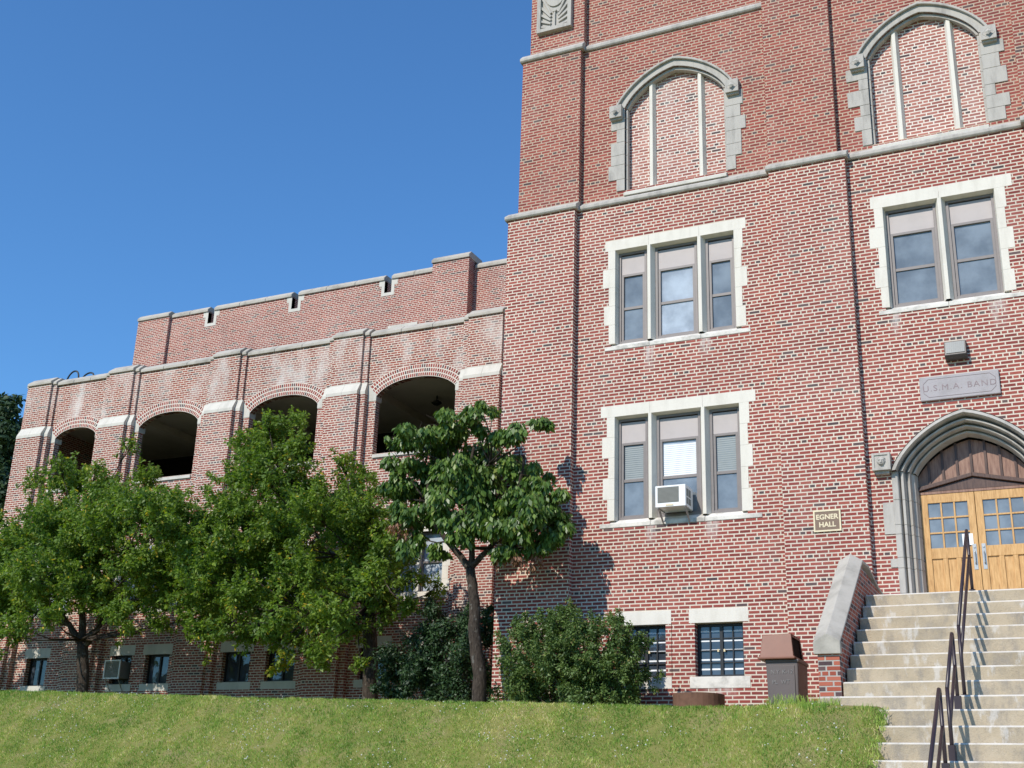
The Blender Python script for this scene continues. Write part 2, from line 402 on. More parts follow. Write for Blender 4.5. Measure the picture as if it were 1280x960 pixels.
# grass blades on the visible bank
rng = np.random.RandomState(5)
def tri_cloud(name, V, tones, k, mat, parent=None, **kw):
    """V: (n,k,3) polygons with k corners; tones per polygon"""
    n = V.shape[0]
    me = bpy.data.meshes.new(name)
    off = np.array(wpos(parent)) if parent else (np.zeros(3) if kw.get('kind') else np.array([V[...,0].mean(),V[...,1].mean(),V[...,2].min()]))
    me.vertices.add(n*k); me.vertices.foreach_set('co', (V.reshape(-1,3)-off).astype(np.float32).ravel())
    me.loops.add(n*k); me.loops.foreach_set('vertex_index', np.arange(n*k, dtype=np.int32))
    me.polygons.add(n); me.polygons.foreach_set('loop_start', np.arange(0,n*k,k, dtype=np.int32)); me.polygons.foreach_set('loop_total', np.full(n,k,dtype=np.int32))
    a = me.attributes.new('tone','FLOAT','FACE'); a.data.foreach_set('value', tones.astype(np.float32))
    me.materials.append(mat); me.update(); me.validate()
    o = mesh_obj(name, me, parent)
    if not parent: o.location = Vector(off)
    for a_,b_ in (('label','label'),('category','cat'),('group','group'),('kind','kind')):
        if kw.get(b_): o[a_] = kw[b_]
    return o
def noise2(x,y,s,seed):
    r = np.random.RandomState(seed); out = 0
    for i in range(7):
        a = r.uniform(0,6.28); f = s*(1.6**(i*.6))*r.uniform(.7,1.3); p = r.uniform(0,6.28)
        out = out + np.sin((x*np.cos(a)+y*np.sin(a))*f+p)
    return out/7*1.6
N = 330000
gx = rng.uniform(-26, 5.6, N); gy = -4.55 - rng.uniform(0,1,N)**1.0*3.2 + 0*gx
gy += (crestY(gx)+4.8)
keep = ~((gx>4.55)&(gy>-5.62)) & ~((gx>5.46))
bare = noise2(gx,gy,3.1,77)+.35*noise2(gx,gy,9,78)
keep &= ~((bare>.62)&(rng.uniform(0,1,N)<.72))
gx, gy = gx[keep], gy[keep]; N = len(gx)
gz = gh(gx, gy)
h = rng.uniform(.018,.045,N)*(1+.45*noise2(gx,gy,5,4)); ang = rng.uniform(0,6.28,N); wd = rng.uniform(.004,.009,N)
h = h*(1+.6*np.clip(noise2(gx,gy,11,5),0,1)*(gy>crestY(gx)-.25))
h = np.where((gx>3.6)&(gy>-5.7), h*1.25, h)
lean = rng.normal(0,.025,(N,2)); 
V = np.zeros((N,3,3))
V[:,0,0]=gx-np.cos(ang)*wd; V[:,0,1]=gy-np.sin(ang)*wd; V[:,0,2]=gz-.01
V[:,1,0]=gx+np.cos(ang)*wd; V[:,1,1]=gy+np.sin(ang)*wd; V[:,1,2]=gz-.01
V[:,2,0]=gx+lean[:,0]; V[:,2,1]=gy+lean[:,1]-.012; V[:,2,2]=gz+h
patch = noise2(gx,gy,1.4,9)*.22+noise2(gx,gy,6,10)*.14+noise2(gx,gy,17,11)*.12
tone = np.clip(.40+patch*1.5+rng.normal(0,.22,N)+.18*sst(-5.3,-6.8,gy)*sst(-4,-18,gx),0,.99); tone = np.where(rng.uniform(0,1,N)<.035+.05*(patch>.2), 1, tone)
tri_cloud('grass', V, tone, 3, M['grass'], kind='stuff', label='short green and straw coloured grass on the sloping bank', cat='grass')
# clover heads
nC = 1700
cx = rng.uniform(-20,5.0,nC); cy = -4.8-rng.uniform(0,1,nC)*2.2+(crestY(cx)+4.8)
k_ = (noise2(cx,cy,1.7,21)>.10)&~((cx>4.5)&(cy>-5.65)); cx,cy = cx[k_],cy[k_]; cz = gh(cx,cy)+rng.uniform(.035,.06,len(cx))
mb = MB()
for a,b,c in zip(cx,cy,cz):
    r_ = rng.uniform(.007,.014)
    mb.add([(a-r_,b,c),(a,b-r_,c),(a+r_,b,c),(a,b+r_,c),(a,b,c+r_),(a,b,c-r_)],[(0,1,4),(1,2,4),(2,3,4),(3,0,4),(1,0,5),(2,1,5),(3,2,5),(0,3,5)])
build('clover_flowers', mb, M['clover'], kind='stuff', label='small white clover heads scattered in the grass', cat='flowers')

# ------------------------------------------------------------------ the building
hall = thing('school_hall', (0,0,0), 'red brick school hall with tall tower block, arched gallery wing and pale stone trim', 'building')

def arch(xc, zs, a, b, n=12, p=(.86,.45,.42,.90)):
    """pointed arch left -> apex -> right. a half width, b rise"""
    P0,P1,P2,P3 = (-a,0),(-a*p[0],b*p[1]),(-a*p[2],b*p[3]),(0,b)
    L = []
    for i in range(n+1):
        t = i/n; q=1-t
        L.append((q**3*P0[0]+3*q*q*t*P1[0]+3*q*t*t*P2[0]+t**3*P3[0], q**3*P0[1]+3*q*q*t*P1[1]+3*q*t*t*P2[1]+t**3*P3[1]))
    full = L+[(-x,z) for x,z in L[-2::-1]]
    return [(xc+x, zs+z) for x,z in full]
def segarch(xc, zs, a, b, n=20):
    """low three-centred arch"""
    out = []
    for i in range(n+1):
        t = math.pi*(1-i/n); x = math.cos(t)
        out.append((xc+a*x, zs+b*(1-abs(x)**2.3)**.72))
    return out
def sheet(mb, outer, holes, y, depth, mi=0):
    """wall face with holes and reveals. loops are (x,z)"""
    loops = [outer]+holes
    flat = [p for L in loops for p in L]
    tris = tessellate_polygon([[Vector((x,z,0)) for x,z in L] for L in loops])
    n0 = len(mb.v); mb.v += [(x,y,z) for x,z in flat]
    for t in tris:
        a = [flat[i] for i in t]
        ar = (a[1][0]-a[0][0])*(a[2][1]-a[0][1])-(a[2][0]-a[0][0])*(a[1][1]-a[0][1])
        t = list(t) if ar > 0 else list(t)[::-1]
        mb.f.append([n0+i for i in t]); mb.m.append(mi)
    for k,L in enumerate(loops):
        n = len(L); ar = sum(L[i][0]*L[(i+1)%n][1]-L[(i+1)%n][0]*L[i][1] for i in range(n))
        ccw = ar > 0
        for i in range(n):
            a,b = L[i],L[(i+1)%n]
            f = [(a[0],y,a[1]),(b[0],y,b[1]),(b[0],y+depth,b[1]),(a[0],y+depth,a[1])]
            if (k==0) == ccw: f = f[::-1]
            mb.add(f, [(0,1,2,3)], mi)
def rect(x0,x1,z0,z1): return [(x0,z0),(x1,z0),(x1,z1),(x0,z1)]

# --- tower lower wall
door_arch = arch(6.25, 4.27, 1.30, 1.0)
door_hole = [(4.95,1.40)]+door_arch+[(7.55,1.40)]
door_hole = door_hole[:1]+door_hole[1:]
mb = MB()
sheet(mb, rect(-3.40,12.0,-1.6,11.12),
      [rect(-.90,2.04,7.60,10.06), rect(-.90,2.04,3.65,6.12), rect(4.98,7.32,7.56,10.0), [(x,z) for x,z in door_hole][::-1],
       rect(.90,1.87,.50,1.57), rect(-.94,.42,.50,1.57)], 0.0, .34)
mb.add([(-3.40,0,-1.6),(-3.40,16,-1.6),(-3.40,16,11.12),(-3.40,0,11.12)],[(0,3,2,1)])
mb.add([(12,0,-1.6),(12,16,-1.6),(12,16,11.12),(12,0,11.12)],[(0,1,2,3)])
build('tower_wall', mb, M['brick'], hall, recalc=False)
mb = MB(); mb.add([(-3.3,.36,-1.5),(11.9,.36,-1.5),(11.9,.36,1.8),(-3.3,.36,1.8)],[(0,1,2,3)]); mb.add([(-3.3,.36,3.4),(4.6,.36,3.4),(4.6,.36,11),(-3.3,.36,11)],[(0,1,2,3)]); mb.add([(4.6,.36,7.2),(11.9,.36,7.2),(11.9,.36,11),(4.6,.36,11)],[(0,1,2,3)])
build('inner_wall', mb, M['dark'], hall, recalc=False)
for x0,x1 in ((-3.43,-1.73),(2.79,4.40),(7.90,9.5)):
    mb = MB(); mb.box(x0,x1,-.18,.01,-1.6,11.12); build('buttress', mb, M['brick'], hall)
# --- tower upper wall
mb = MB()
bl1 = [(-.61,11.50)]+arch(.60,13.68,1.21,.84)+[(1.81,11.50)]
bl2 = [(4.95,11.44)]+arch(6.10,13.58,1.15,.84)+[(7.25,11.44)]
sheet(mb, rect(-3.22,11.9,11.10,15.62), [bl1[::-1], bl2[::-1]], .12, .30)
sheet(mb, rect(-3.05,11.9,15.60,21), [], .20, .3)
mb.add([(-3.22,.12,11.1),(-3.22,16,11.1),(-3.22,16,15.6),(-3.22,.12,15.6)],[(0,3,2,1)])
mb.add([(-3.05,.2,15.6),(-3.05,16,15.6),(-3.05,16,21),(-3.05,.2,21)],[(0,3,2,1)])
mb.add([(11.9,.12,11.1),(11.9,16,11.1),(11.9,16,21),(11.9,.12,21)],[(0,1,2,3)])
mb.box(-3.0,11.8,.6,15.9,20.7,21.0)
build('upper_tower_wall', mb, M['brick'], hall, recalc=False)
for x0,x1,xa,xb in ((-3.24,-1.69,-3.08,-1.64),(2.76,4.23,2.80,4.20),(7.90,9.38,7.90,9.35)):
    mb = MB(); mb.box(x0,x1,-.05,.13,11.10,15.62); mb.box(xa,xb,.02,.21,15.60,21); build('upper_buttress', mb, M['brick'], hall)
for nm, loop in (('infill',bl1),('infill',bl2)):
    mb = MB(); mb.prism(loop, .33, .40); o = build('blocked_arch_infill', mb, M['bricki'], hall)

def string_course(segs, z0, name='string_course'):
    """segs: (x0,x1,ywall_upper,ynose)"""
    for x0,x1,yu,yn in segs:
        mb = MB(); mb.prismx([(yu+.05,z0),(yn+.03,z0),(yn,z0+.035),(yn,z0+.10),(yu,z0+.25),(yu+.05,z0+.25)][::-1], x0, x1)
        o = build(name, mb, M['stonegrey'], hall, bevel=.008)
string_course([(-3.50,-1.67,-.05,-.25),(-1.70,2.76,.12,-.07),(2.73,4.46,-.05,-.25),(4.43,7.87,.12,-.07),(7.84,9.56,-.05,-.25)], 11.10)
string_course([(-3.30,-1.62,.02,-.12),(-1.64,2.76,.20,.05)], 15.50)
# joints in the string are left to the stone blocks below; stone relief panel at the corner
pn = MB(); fx0,fx1,fz0,fz1 = -2.88,-1.95,16.25,17.75
pn.box(fx0,fx0+.10,-.10,.03,fz0,fz1).box(fx1-.10,fx1,-.10,.03,fz0,fz1).box(fx0+.10,fx1-.10,-.10,.03,fz0,fz0+.10).box(fx0+.10,fx1-.10,-.10,.03,fz1-.1,fz1)
pn.box(fx0+.10,fx1-.10,-.015,.03,fz0+.10,fz1-.10)
panel = build('relief_panel', pn, M['stonegrey'], hall, bevel=.006, label='carved grey stone panel of fanned rays high on the corner')
pr = MB(); xc_ = (fx0+fx1)/2
for sgn in (-1,1):
    for i in range(5):
        a0 = R(12+i*13)
        p0 = Vector((xc_+sgn*.10, 0, fz0+.13+i*.10)); L = .30/ max(.45,math.cos(a0))*.95
        p1 = p0+Vector((sgn*math.cos(a0)*L,0,math.sin(a0)*L)); nrm = Vector((-sgn*math.sin(a0),0,math.cos(a0)))*.028
        pr.prism([(p0.x-nrm.x,p0.z-nrm.z),(p1.x-nrm.x,p1.z-nrm.z),(p1.x+nrm.x,p1.z+nrm.z),(p0.x+nrm.x,p0.z+nrm.z)] , -.06,-.012)
pr.box(xc_-.022,xc_+.022,-.065,-.012,fz0+.12,fz0+.55).box(xc_-.05,xc_+.05,-.075,-.012,fz0+.55,fz0+.60)
pr.prism([(xc_+.25*math.cos(t),fz0+1.02+.30*math.sin(t)) for t in np.linspace(0,2*math.pi,20,endpoint=False)], -.05,-.012)
build('carving', pr, M['stonegrey'], panel, bevel=.006)

# --- blind arched windows
def blind_window(xc, zs, zsill, a, b, seed, lab):
    rnd = random.Random(seed)
    y = .12
    inn = arch(xc, zs, a, b); out = arch(xc, zs-.02, a+.185, b+.185)
    mid = arch(xc, zs, a-.06, b-.07)
    s = MB(); s.ring(inn, out, y-.025, y+.10)
    s.ring(mid, inn, y+.05, y+.19)
    # jamb stones with quoins
    for sg in (-1,1):
        xj = xc+sg*a; z = zsill-.02; i = 0; hs = []
        while z < zs-.05:
            hgt = rnd.choice([.26,.30,.34,.38]); z1 = min(z+hgt, zs-.02)
            if zs-.02-z1 < .12: z1 = zs-.02
            wq = .20 if i%2==0 else rnd.choice([.34,.40,.45])
            if rnd.random()<.25 and i%2==0: wq = .34
            xa,xb = sorted((xj, xj+sg*wq)); s.box(xa,xb,y-.025,y+.10,z+.003,z1-.003)
            xa,xb = sorted((xj, xj-sg*.05)); s.box(xa,xb,y+.05,y+.19,z+.003,z1-.003)
            z = z1; i += 1
    sur = build('blocked_arch_surround', s, M['stonegrey'], hall, bevel=.006, recalc=False, label=lab)
    hd = MB(); h1 = arch(xc, zs-.02, a+.185, b+.185); h2 = arch(xc, zs-.02, a+.245, b+.245)
    hd.ring(h1, h2, y-.09, y+.02)
    build('hood_moulding', hd, M['stonegrey'], sur, bevel=.012, recalc=False)
    for sg in (-1,1):
        st = MB(); xk = xc+sg*(a+.19); st.box(xk-.15,xk+.15,y-.15,y+.02,zs-.28,zs+.04)
        st.box(xk-.14,xk+.14,y-.10,y+.02,zs-.32,zs-.28)
        for w_,c_ in ((.13,0),(.075,1)):
            yy = y-.155-.05*c_
            st.add([(xk-w_,yy,zs-.14),(xk,yy,zs-.14-w_),(xk+w_,yy,zs-.14),(xk,yy,zs-.14+w_),(xk,yy-.03+.055*(1-c_),zs-.14)],[(0,1,4),(1,2,4),(2,3,4),(3,0,4)])
        build('label_stop', st, M['stonegrey'], sur, recalc=False)
    for xm in (xc-a*.49, xc+a*.49):
        # height of the arch soffit at the mullion
        zt = max(p[1] for p in mid if abs(p[0]-xm) < .14)-.01
        mm = MB(); mm.add([(xm-.085,y+.20,zsill),(xm-.035,y+.08,zsill),(xm+.035,y+.08,zsill),(xm+.085,y+.20,zsill),
                           (xm-.085,y+.20,zt),(xm-.035,y+.08,zt),(xm+.035,y+.08,zt),(xm+.085,y+.20,zt)],[(0,1,5,4),(1,2,6,5),(2,3,7,6)])
        build('mullion', mm, M['stone'], sur, recalc=False)
    sl = MB(); sl.prismx([(y+.22,zsill-.20),(y-.10,zsill-.20),(y-.10,zsill-.13),(y+.22,zsill+.10)][::-1], xc-a+.0, xc+a-.0)
    build('sill', sl, M['springer'], sur, bevel=.006)
blind_window(.60, 13.68, 11.52, 1.21, .84, 4, 'weathered stone frame of the bricked-up arch nearer the tower corner')
blind_window(6.10, 13.58, 11.46, 1.15, .84, 9, 'weathered stone frame of the bricked-up arch above the entrance bay')

# --- stone surrounded windows
def stone_window(x0,x1,zb,zt,mull,lights,top,sill,lw,rw,seed,lab,blinds=()):
    """x0..x1 face opening, zb..zt; top lintel z, sill bottom z; lw/rw how far stone runs past the opening"""
    rnd = random.Random(seed)
    s = MB(); yf=-.006
    xs_ = [x0-lw[0]]+mull+[x1+rw[0]]; sill_parts = []
    for i in range(len(xs_)-1): s.box(xs_[i]+.002,xs_[i+1]-.002,yf,.17,zt,top)
    for i in range(len(xs_)-1): 
        xa = xs_[i]+.002; xb = xs_[i+1]-.002
        if i==0: xa = x0-lw[1]
        if i==len(xs_)-2: xb = x1+rw[1]
        sill_parts.append((xa,xb))
    n = 5; zz = [zb+(zt-zb)*k/n for k in range(n+1)]
    for sg,xj,wd in ((-1,x0,lw),(1,x1,rw)):
        for k in range(n):
            wq = (.18,.29,.17,.35,.20)[k] if sg<0 else (.25,.17,.30,.19,.24)[k]
            wq *= .8+.1*rnd.random()
            xa,xb = sorted((xj, xj+sg*wq)); s.box(xa,xb,yf,.17,zz[k]+(0.0 if k else 0)+.002,zz[k+1]-.002)
            # chamfered reveal
            s.add([(xj,yf,zz[k]+.002),(xj,yf,zz[k+1]-.002),(xj-sg*.035,.17,zz[k+1]-.002),(xj-sg*.035,.17,zz[k]+.002)],[(0,1,2,3)])
    s.add([(x0,yf,zt),(x1,yf,zt),(x1,.17,zt-.03),(x0,.17,zt-.03)],[(0,1,2,3)])
    for xm in mull:
        s.add([(xm-.10,.17,zb),(xm-.035,yf,zb),(xm+.035,yf,zb),(xm+.10,.17,zb),(xm-.10,.17,zt),(xm-.035,yf,zt),(xm+.035,yf,zt),(xm+.10,.17,zt)],[(0,1,5,4),(1,2,6,5),(2,3,7,6)])
    win = build('window', s, [M['stone']], hall, label=lab, recalc=True)
    sl_ = MB()
    for xa,xb in sill_parts: sl_.prismx([(.17,sill),(yf-.01,sill),(yf-.01,zb-.07),(.17,zb+.045)][::-1], xa+.001, xb-.001)
    build('sill', sl_, M['stonesill'], win, bevel=.006)
    edges = [x0+.03]+[v for xm in mull for v in (xm-.10,xm+.10)]+[x1-.03]
    for i in range(0,len(edges),2):
        a,b = edges[i],edges[i+1]; zb2,zt2 = zb+.03,zt-.03
        fr = MB(); t=.055
        fr.box(a,a+t,.15,.24,zb2,zt2).box(b-t,b,.15,.24,zb2,zt2).box(a+t,b-t,.15,.24,zb2,zb2+.06).box(a+t,b-t,.15,.24,zt2-.05,zt2)
        t2=.10; hp = (zt2-zb2)*.225
        zg1 = zt2-.05-hp
        fr.box(a+t,a+t2+.012,.175,.24,zb2+.06,zg1).box(b-t2-.012,b-t,.175,.24,zb2+.06,zg1)
        fr.box(a+t,b-t,.178,.24,zg1-.035,zg1+.02)
        zm = (zg1+zb2)/2+.02
        fr.box(a+t2,b-t2,.19,.24,zm-.035,zm+.03).box(a+t2,b-t2,.19,.24,zb2+.06,zb2+.10)
        frm = build('frame', fr, M['frame'], win, bevel=.004)
        pp = MB(); pp.box(a+t+.002,b-t-.002,.185,.235,zg1+.022,zt2-.075); pp2 = build('transom_panel', pp, M['panel'], win)
        gp = MB(); gp.add([(a+t,.215,zb2),(b-t,.215,zb2),(b-t,.215,zm),(a+t,.215,zm)],[(0,1,2,3)])
        build('lower_pane', gp, M[lights[i//2][1]], win, recalc=False)
        gp = MB(); gp.add([(a+t,.222,zm),(b-t,.222,zm),(b-t,.222,zg1),(a+t,.222,zg1)],[(0,1,2,3)])
        build('upper_pane', gp, M[lights[i//2][0]], win, recalc=False)
        if i//2 in blinds:
            bb = MB(); nb=16; z0_=zm+.03; z1_=zg1-.06
            if blinds[i//2]=='half': z1_ = zg1-.10
            for k in range(nb):
                zc_=z0_+(z1_-z0_)*(k+.5)/nb; bb.box(a+t2+.03,b-t2-.01,.2165,.2205,zc_-.8*(z1_-z0_)/nb/2,zc_+.8*(z1_-z0_)/nb/2)
            build('blind', bb, M['blind'] if blinds[i//2]=='half' else M['blindg'], win)  # white on the middle blind stands in for sky reflection; side blinds grey
    return win
stone_window(-.795,1.932,7.70,9.955,[0.0,1.158],[('glass','glass'),('glassl','glassl'),('glass','glass')],10.20,7.545,(.24,.24),(.27,.30),1,'triple window with three tall panes, above the one holding the air conditioner')
stone_window(-.795,1.932,3.735,6.01,[0.0,1.158],[('glass','glass'),('glassl','glass'),('glass','glass')],6.265,3.58,(.32,.33),(.35,.40),2,'triple window with pulled blinds and an air conditioner in its middle light', blinds={0:'full',1:'half',2:'full'})
stone_window(5.06,7.21,7.66,9.88,[6.17],[('glass','glass'),('glass','glass')],10.15,7.51,(.24,.22),(.34,.36),3,'double window high above the entrance arch')

def basement_window(x0,x1,zb,zt,y,wall,lab=None,grid=True,lint=(.12,.12),lh=.27,sh=.22,frame='black'):
    win = bpy.data.objects.new('basement_window', None); col.objects.link(win); win.parent = hall; win.location = (x0,y,zb)
    if lab: win['label'] = lab
    build('lintel', MB().box(x0-lint[0],x1+lint[1],y-.006,y+.2,zt,zt+lh), M['stone'] if grid else M['springer'], win, bevel=.004)
    build('sill', MB().box(x0-lint[0],x1+lint[1],y-.01,y+.25,zb-sh,zb), M['stonesill'] if grid else M['springer'], win, bevel=.004)
    f = MB(); yy=y+.17
    f.box(x0,x0+.05,yy,yy+.05,zb,zt).box(x1-.05,x1,yy,yy+.05,zb,zt).box(x0+.05,x1-.05,yy,yy+.05,zb,zb+.05).box(x0+.05,x1-.05,yy,yy+.05,zt-.05,zt)
    xm=(x0+x1)/2
    f.box(xm-.03,xm+.03,yy,yy+.05,zb+.05,zt-.05)
    if grid:
        for q in (x0+.05+(xm-.03-x0-.05)/2, xm+.03+(x1-.05-xm-.03)/2): f.box(q-.012,q+.012,yy+.01,yy+.04,zb+.05,zt-.05)
        for k in range(1,4):
            zz=zb+.05+(zt-zb-.1)*k/4; f.box(x0+.05,x1-.05,yy+.012,yy+.038,zz-.010,zz+.010)
    build('frame', f, M['black'], win)
    g = MB(); g.add([(x0,yy+.045,zb),(x1,yy+.045,zb),(x1,yy+.045,zt),(x0,yy+.045,zt)],[(0,1,2,3)])
    build('pane', g, M['glassd'] , win, recalc=False)
    if grid:
        sl = MB()
        for k in range(5):
            zz = zb+.16+(zt-zb-.25)*k/4.3; sl.box(x0+.055,x1-.055,yy+.040,yy+.0435,zz-.016,zz+.016)
        build('slat_reflection', sl, M['slat_reflection'], win)  # white bars before the pane imitate reflections of blind slats
        for hx in (xm-.08,xm+.045): build('handle', MB().box(hx,hx+.035,yy-.02,yy,(zb+zt)/2-.03,(zb+zt)/2+.02), M['gold'], win)
    return win
basement_window(.905,1.862,.517,1.552,0,None,'black barred basement window with painted pale slat reflections, clear of the shrub')
basement_window(-.62,.30,.517,1.552,0,None,'black barred basement window half hidden by the shrub')
# brick fill beside the shrub window reveal
build('wall_infill', MB().box(-.95,-.621,0.0,.2,.50,1.57), M['brick'], hall); build('wall_infill', MB().box(.301,.43,0.0,.2,.50,1.57), M['brick'], hall)

# --- entrance: stepped pointed archivolts and jambs
es = MB()
prof = [(1.40,1.09,-.03),(1.38,1.07,-.13),(1.31,1.01,-.15),(1.295,.99,-.10),(1.285,.98,.12),(1.245,.945,.14),(1.235,.935,.00),(1.225,.925,-.02),(1.195,.895,-.02),(1.185,.885,.00),(1.175,.875,.22),(1.135,.84,.23),(1.125,.83,.10),(1.10,.81,.09),(1.085,.795,.11),(1.075,.785,.32),(1.045,.755,.33),(1.035,.745,.24),(1.01,.72,.24),(.995,.71,.27),(.985,.70,.50)]
def loop(a,b): return [(6.25-a,4.27)]+arch(6.25,4.27,a,b,10)+[(6.25+a,4.27)]
zJ=1.53
for (a0,b0,y0),(a1,b1,y1) in zip(prof[:-1],prof[1:]):
    A_,B_ = arch(6.25,4.27,a0,b0,10), arch(6.25,4.27,a1,b1,10)
    for i in range(len(A_)-1):
        es.add([(A_[i][0],y0,A_[i][1]),(A_[i+1][0],y0,A_[i+1][1]),(B_[i+1][0],y1,B_[i+1][1]),(B_[i][0],y1,B_[i][1])],[(0,1,2,3)])
A_ = arch(6.25,4.27,1.40,1.09,10)
for i in range(len(A_)-1):
    es.add([(A_[i][0],.02,A_[i][1]),(A_[i+1][0],.02,A_[i+1][1]),(A_[i+1][0],-.12,A_[i+1][1]),(A_[i][0],-.12,A_[i][1])],[(0,1,2,3)])
arc = build('entrance_arch', es, M['stonegrey'], hall, recalc=False, label='pointed grey stone arch with stepped mouldings over the doors')
bk = MB(); bk.ring(arch(6.25,4.27,1.28,.98,10), arch(6.25,4.27,1.34,1.03,10), .015,.03)
blocks = [zJ,1.95,2.42,2.62,3.06,3.24,3.72,4.27]
for sg in (-1,1):
    jb = MB()
    for i in range(len(blocks)-1):
        z0,z1 = blocks[i]+.003,blocks[i+1]-.003
        P = [(.985,.50),(1.02,.30),(1.07,.26),(1.09,.12),(1.16,.20),(1.19,.02),(1.235,.02),(1.26,.12),(1.285,-.02),(1.30,-.03),(1.40,-.03),(1.40,.10)]
        vs=[(6.25+sg*a,y_,z) for z in (z0,z1) for a,y_ in P]; n=len(P)
        jb.add(vs,[[k,k+1,n+k+1,n+k] for k in range(n-1)]+[list(range(n)),[n+k for k in range(n)]])
    for z0,z1,wq in ((2.44,2.60,1.53),(3.07,3.68,1.60),(1.60,1.92,1.47)):
        a,b = sorted((6.25+sg*1.40,6.25+sg*wq)); jb.box(a,b,-.02,.05,z0,z1)
    build('jamb', jb, M['stonegrey'], arc, bevel=.004)
for sg in (-1,1):
    st = MB(); xk=6.25+sg*1.55; st.box(xk-.17,xk+.17,-.17,.02,4.28,4.62).box(xk-.13,xk+.13,-.12,.02,4.22,4.28)
    st.box(xk-.17,xk-.125,-.19,-.17,4.28,4.62).box(xk+.125,xk+.17,-.19,-.17,4.28,4.62).box(xk-.125,xk+.125,-.19,-.17,4.28,4.325).box(xk-.125,xk+.125,-.19,-.17,4.575,4.62)
    lsb = build('label_stop', st, M['stonegrey'], arc, bevel=.004)
# small carved face inside each label stop (stone, part of the arch)
for sg in (-1,1):
    f = MB(); xk=6.25+sg*1.55; zc=4.45
    ring0=[]
    for r_,d in ((.085,0.0),(.07,.03),(.04,.05)):
        ring0.append([(xk+r_*math.cos(t)*(1-.25*(math.sin(t)<0)*abs(math.sin(t))),-.172-d,zc+r_*1.05*math.sin(t)) for t in np.linspace(0,2*math.pi,14,endpoint=False)])
    n=14
    for q in range(2):
        f.add(ring0[q]+ring0[q+1],[[i,(i+1)%n,n+(i+1)%n,n+i] for i in range(n)])
    f.add(ring0[2],[list(range(n))])
    for dx in (-.035,.035): f.box(xk+dx-.018,xk+dx+.018,-.232,-.215,zc+.02,zc+.035)
    f.box(xk-.012,xk+.012,-.245,-.22,zc-.03,zc+.02); f.box(xk-.03,xk+.03,-.228,-.215,zc-.055,zc-.045)
    f.add([(xk-.085,-.19,zc+.05),(xk-.05,-.20,zc+.11),(xk-.03,-.20,zc+.06)],[(0,1,2)]); f.add([(xk+.085,-.19,zc+.05),(xk+.05,-.20,zc+.11),(xk+.03,-.20,zc+.06)],[(0,1,2)])
    build('carved_mask', f, M['stonegrey'], arc)
# doors
YD=.50
dl = 6.25; DZ=1.53; DT=3.90
def door(x0,x1,hside):
    d = MB(); z1=DT; st=.13
    d.box(x0,x0+st,YD,YD+.06,DZ,z1).box(x1-st,x1,YD,YD+.06,DZ,z1)
    d.box(x0+st,x1-st,YD,YD+.06,z1-.17,z1).box(x0+st,x1-st,YD,YD+.06,DZ,DZ+.24).box(x0+st,x1-st,YD,YD+.06,2.66,2.86)
    gz0,gz1=2.86,z1-.17
    for k in (1,2):
        xx=x0+st+(x1-x0-2*st)*k/3; d.box(xx-.016,xx+.016,YD+.005,YD+.05,gz0,gz1)
        zz=gz0+(gz1-gz0)*k/3; d.box(x0+st,x1-st,YD+.007,YD+.048,zz-.016,zz+.016)
        d.box(xx-.045,xx+.045,YD+.004,YD+.055,DZ+.24,2.66)
    dd = build('door', d, M['oak'], hall, bevel=.005, label='honey oak entrance door with nine small panes, '+('left leaf' if hside>0 else 'right leaf'))
    p = MB()
    for k in range(3):
        a=x0+st+(x1-x0-2*st)*k/3+.02; b=x0+st+(x1-x0-2*st)*(k+1)/3-.02; p.box(a-.02,b+.02,YD+.03,YD+.05,DZ+.24,2.66)
    build('door_panel', p, M['oak'], dd)
    g = MB(); g.add([(x0+st,YD+.03,gz0),(x1-st,YD+.03,gz0),(x1-st,YD+.03,gz1),(x0+st,YD+.03,gz1)],[(0,1,2,3)]); build('pane', g, M['glass'], dd, recalc=False)
    hx = x1-.075 if hside>0 else x0+.075
    h_ = MB(); h_.box(hx-.035,hx+.035,YD-.008,YD,2.42,2.90); h_.tube([(hx,YD-.008,2.52),(hx,YD-.05,2.54),(hx,YD-.05,2.74),(hx,YD-.008,2.76)],.011,8)
    h_.tube([(hx,YD-.008,2.84),(hx,YD-.022,2.84)],.018,10)
    build('door_handle', h_, M['metal'], dd, bevel=.003)
    xe = x0-.004 if hside>0 else x1+.004
    for zz in (1.75,2.65,3.65): build('hinge', MB().box(xe-.012,xe+.012,YD-.012,YD,zz-.05,zz+.05), M['black'], dd)
door(5.27,6.245,1); door(6.255,7.23,-1)
tf = MB(); tf.box(5.20,5.268,YD-.01,YD+.08,DZ,DT+.02).box(7.232,7.30,YD-.01,YD+.08,DZ,DT+.02).box(5.268,7.232,YD-.01,YD+.08,DT+.004,DT+.05)
build('door_frame', tf, M['oakd'], hall)
# tympanum: boards, battens, pediment rail
ty = MB(); inner_a = arch(6.25,4.20,1.02,.74,10)
ty.prism([(5.22,3.93)]+inner_a+[(7.28,3.93)], .56,.62)
tym = build('tympanum', ty, M['oakd'], hall, label='brown boarded panel under the entrance arch')
bt = MB()
for k in range(-3,4):
    xx=6.25+k*.26; zt_=max([p[1] for p in inner_a if abs(p[0]-xx)<.17] or [4.4])-.02
    bt.box(xx-.022,xx+.022,.525,.56,3.95,min(zt_,4.93))
build('batten', bt, M['oakdk'], tym)
pd = MB()
for sg in (-1,1):
    pts=[(6.25+sg*1.02,3.96),(6.25,4.19),(6.25,4.27),(6.25+sg*1.02,4.04)]
    if sg<0: pts=pts
    pd.prism(pts if sg<0 else pts[::-1], .45,.57); 
pts=[(5.24,3.95),(7.26,3.95),(6.25,4.185)]; pd.prism(pts,.50,.57)
build('pediment_rail', pd, M['oakdk'], tym, bevel=.01)
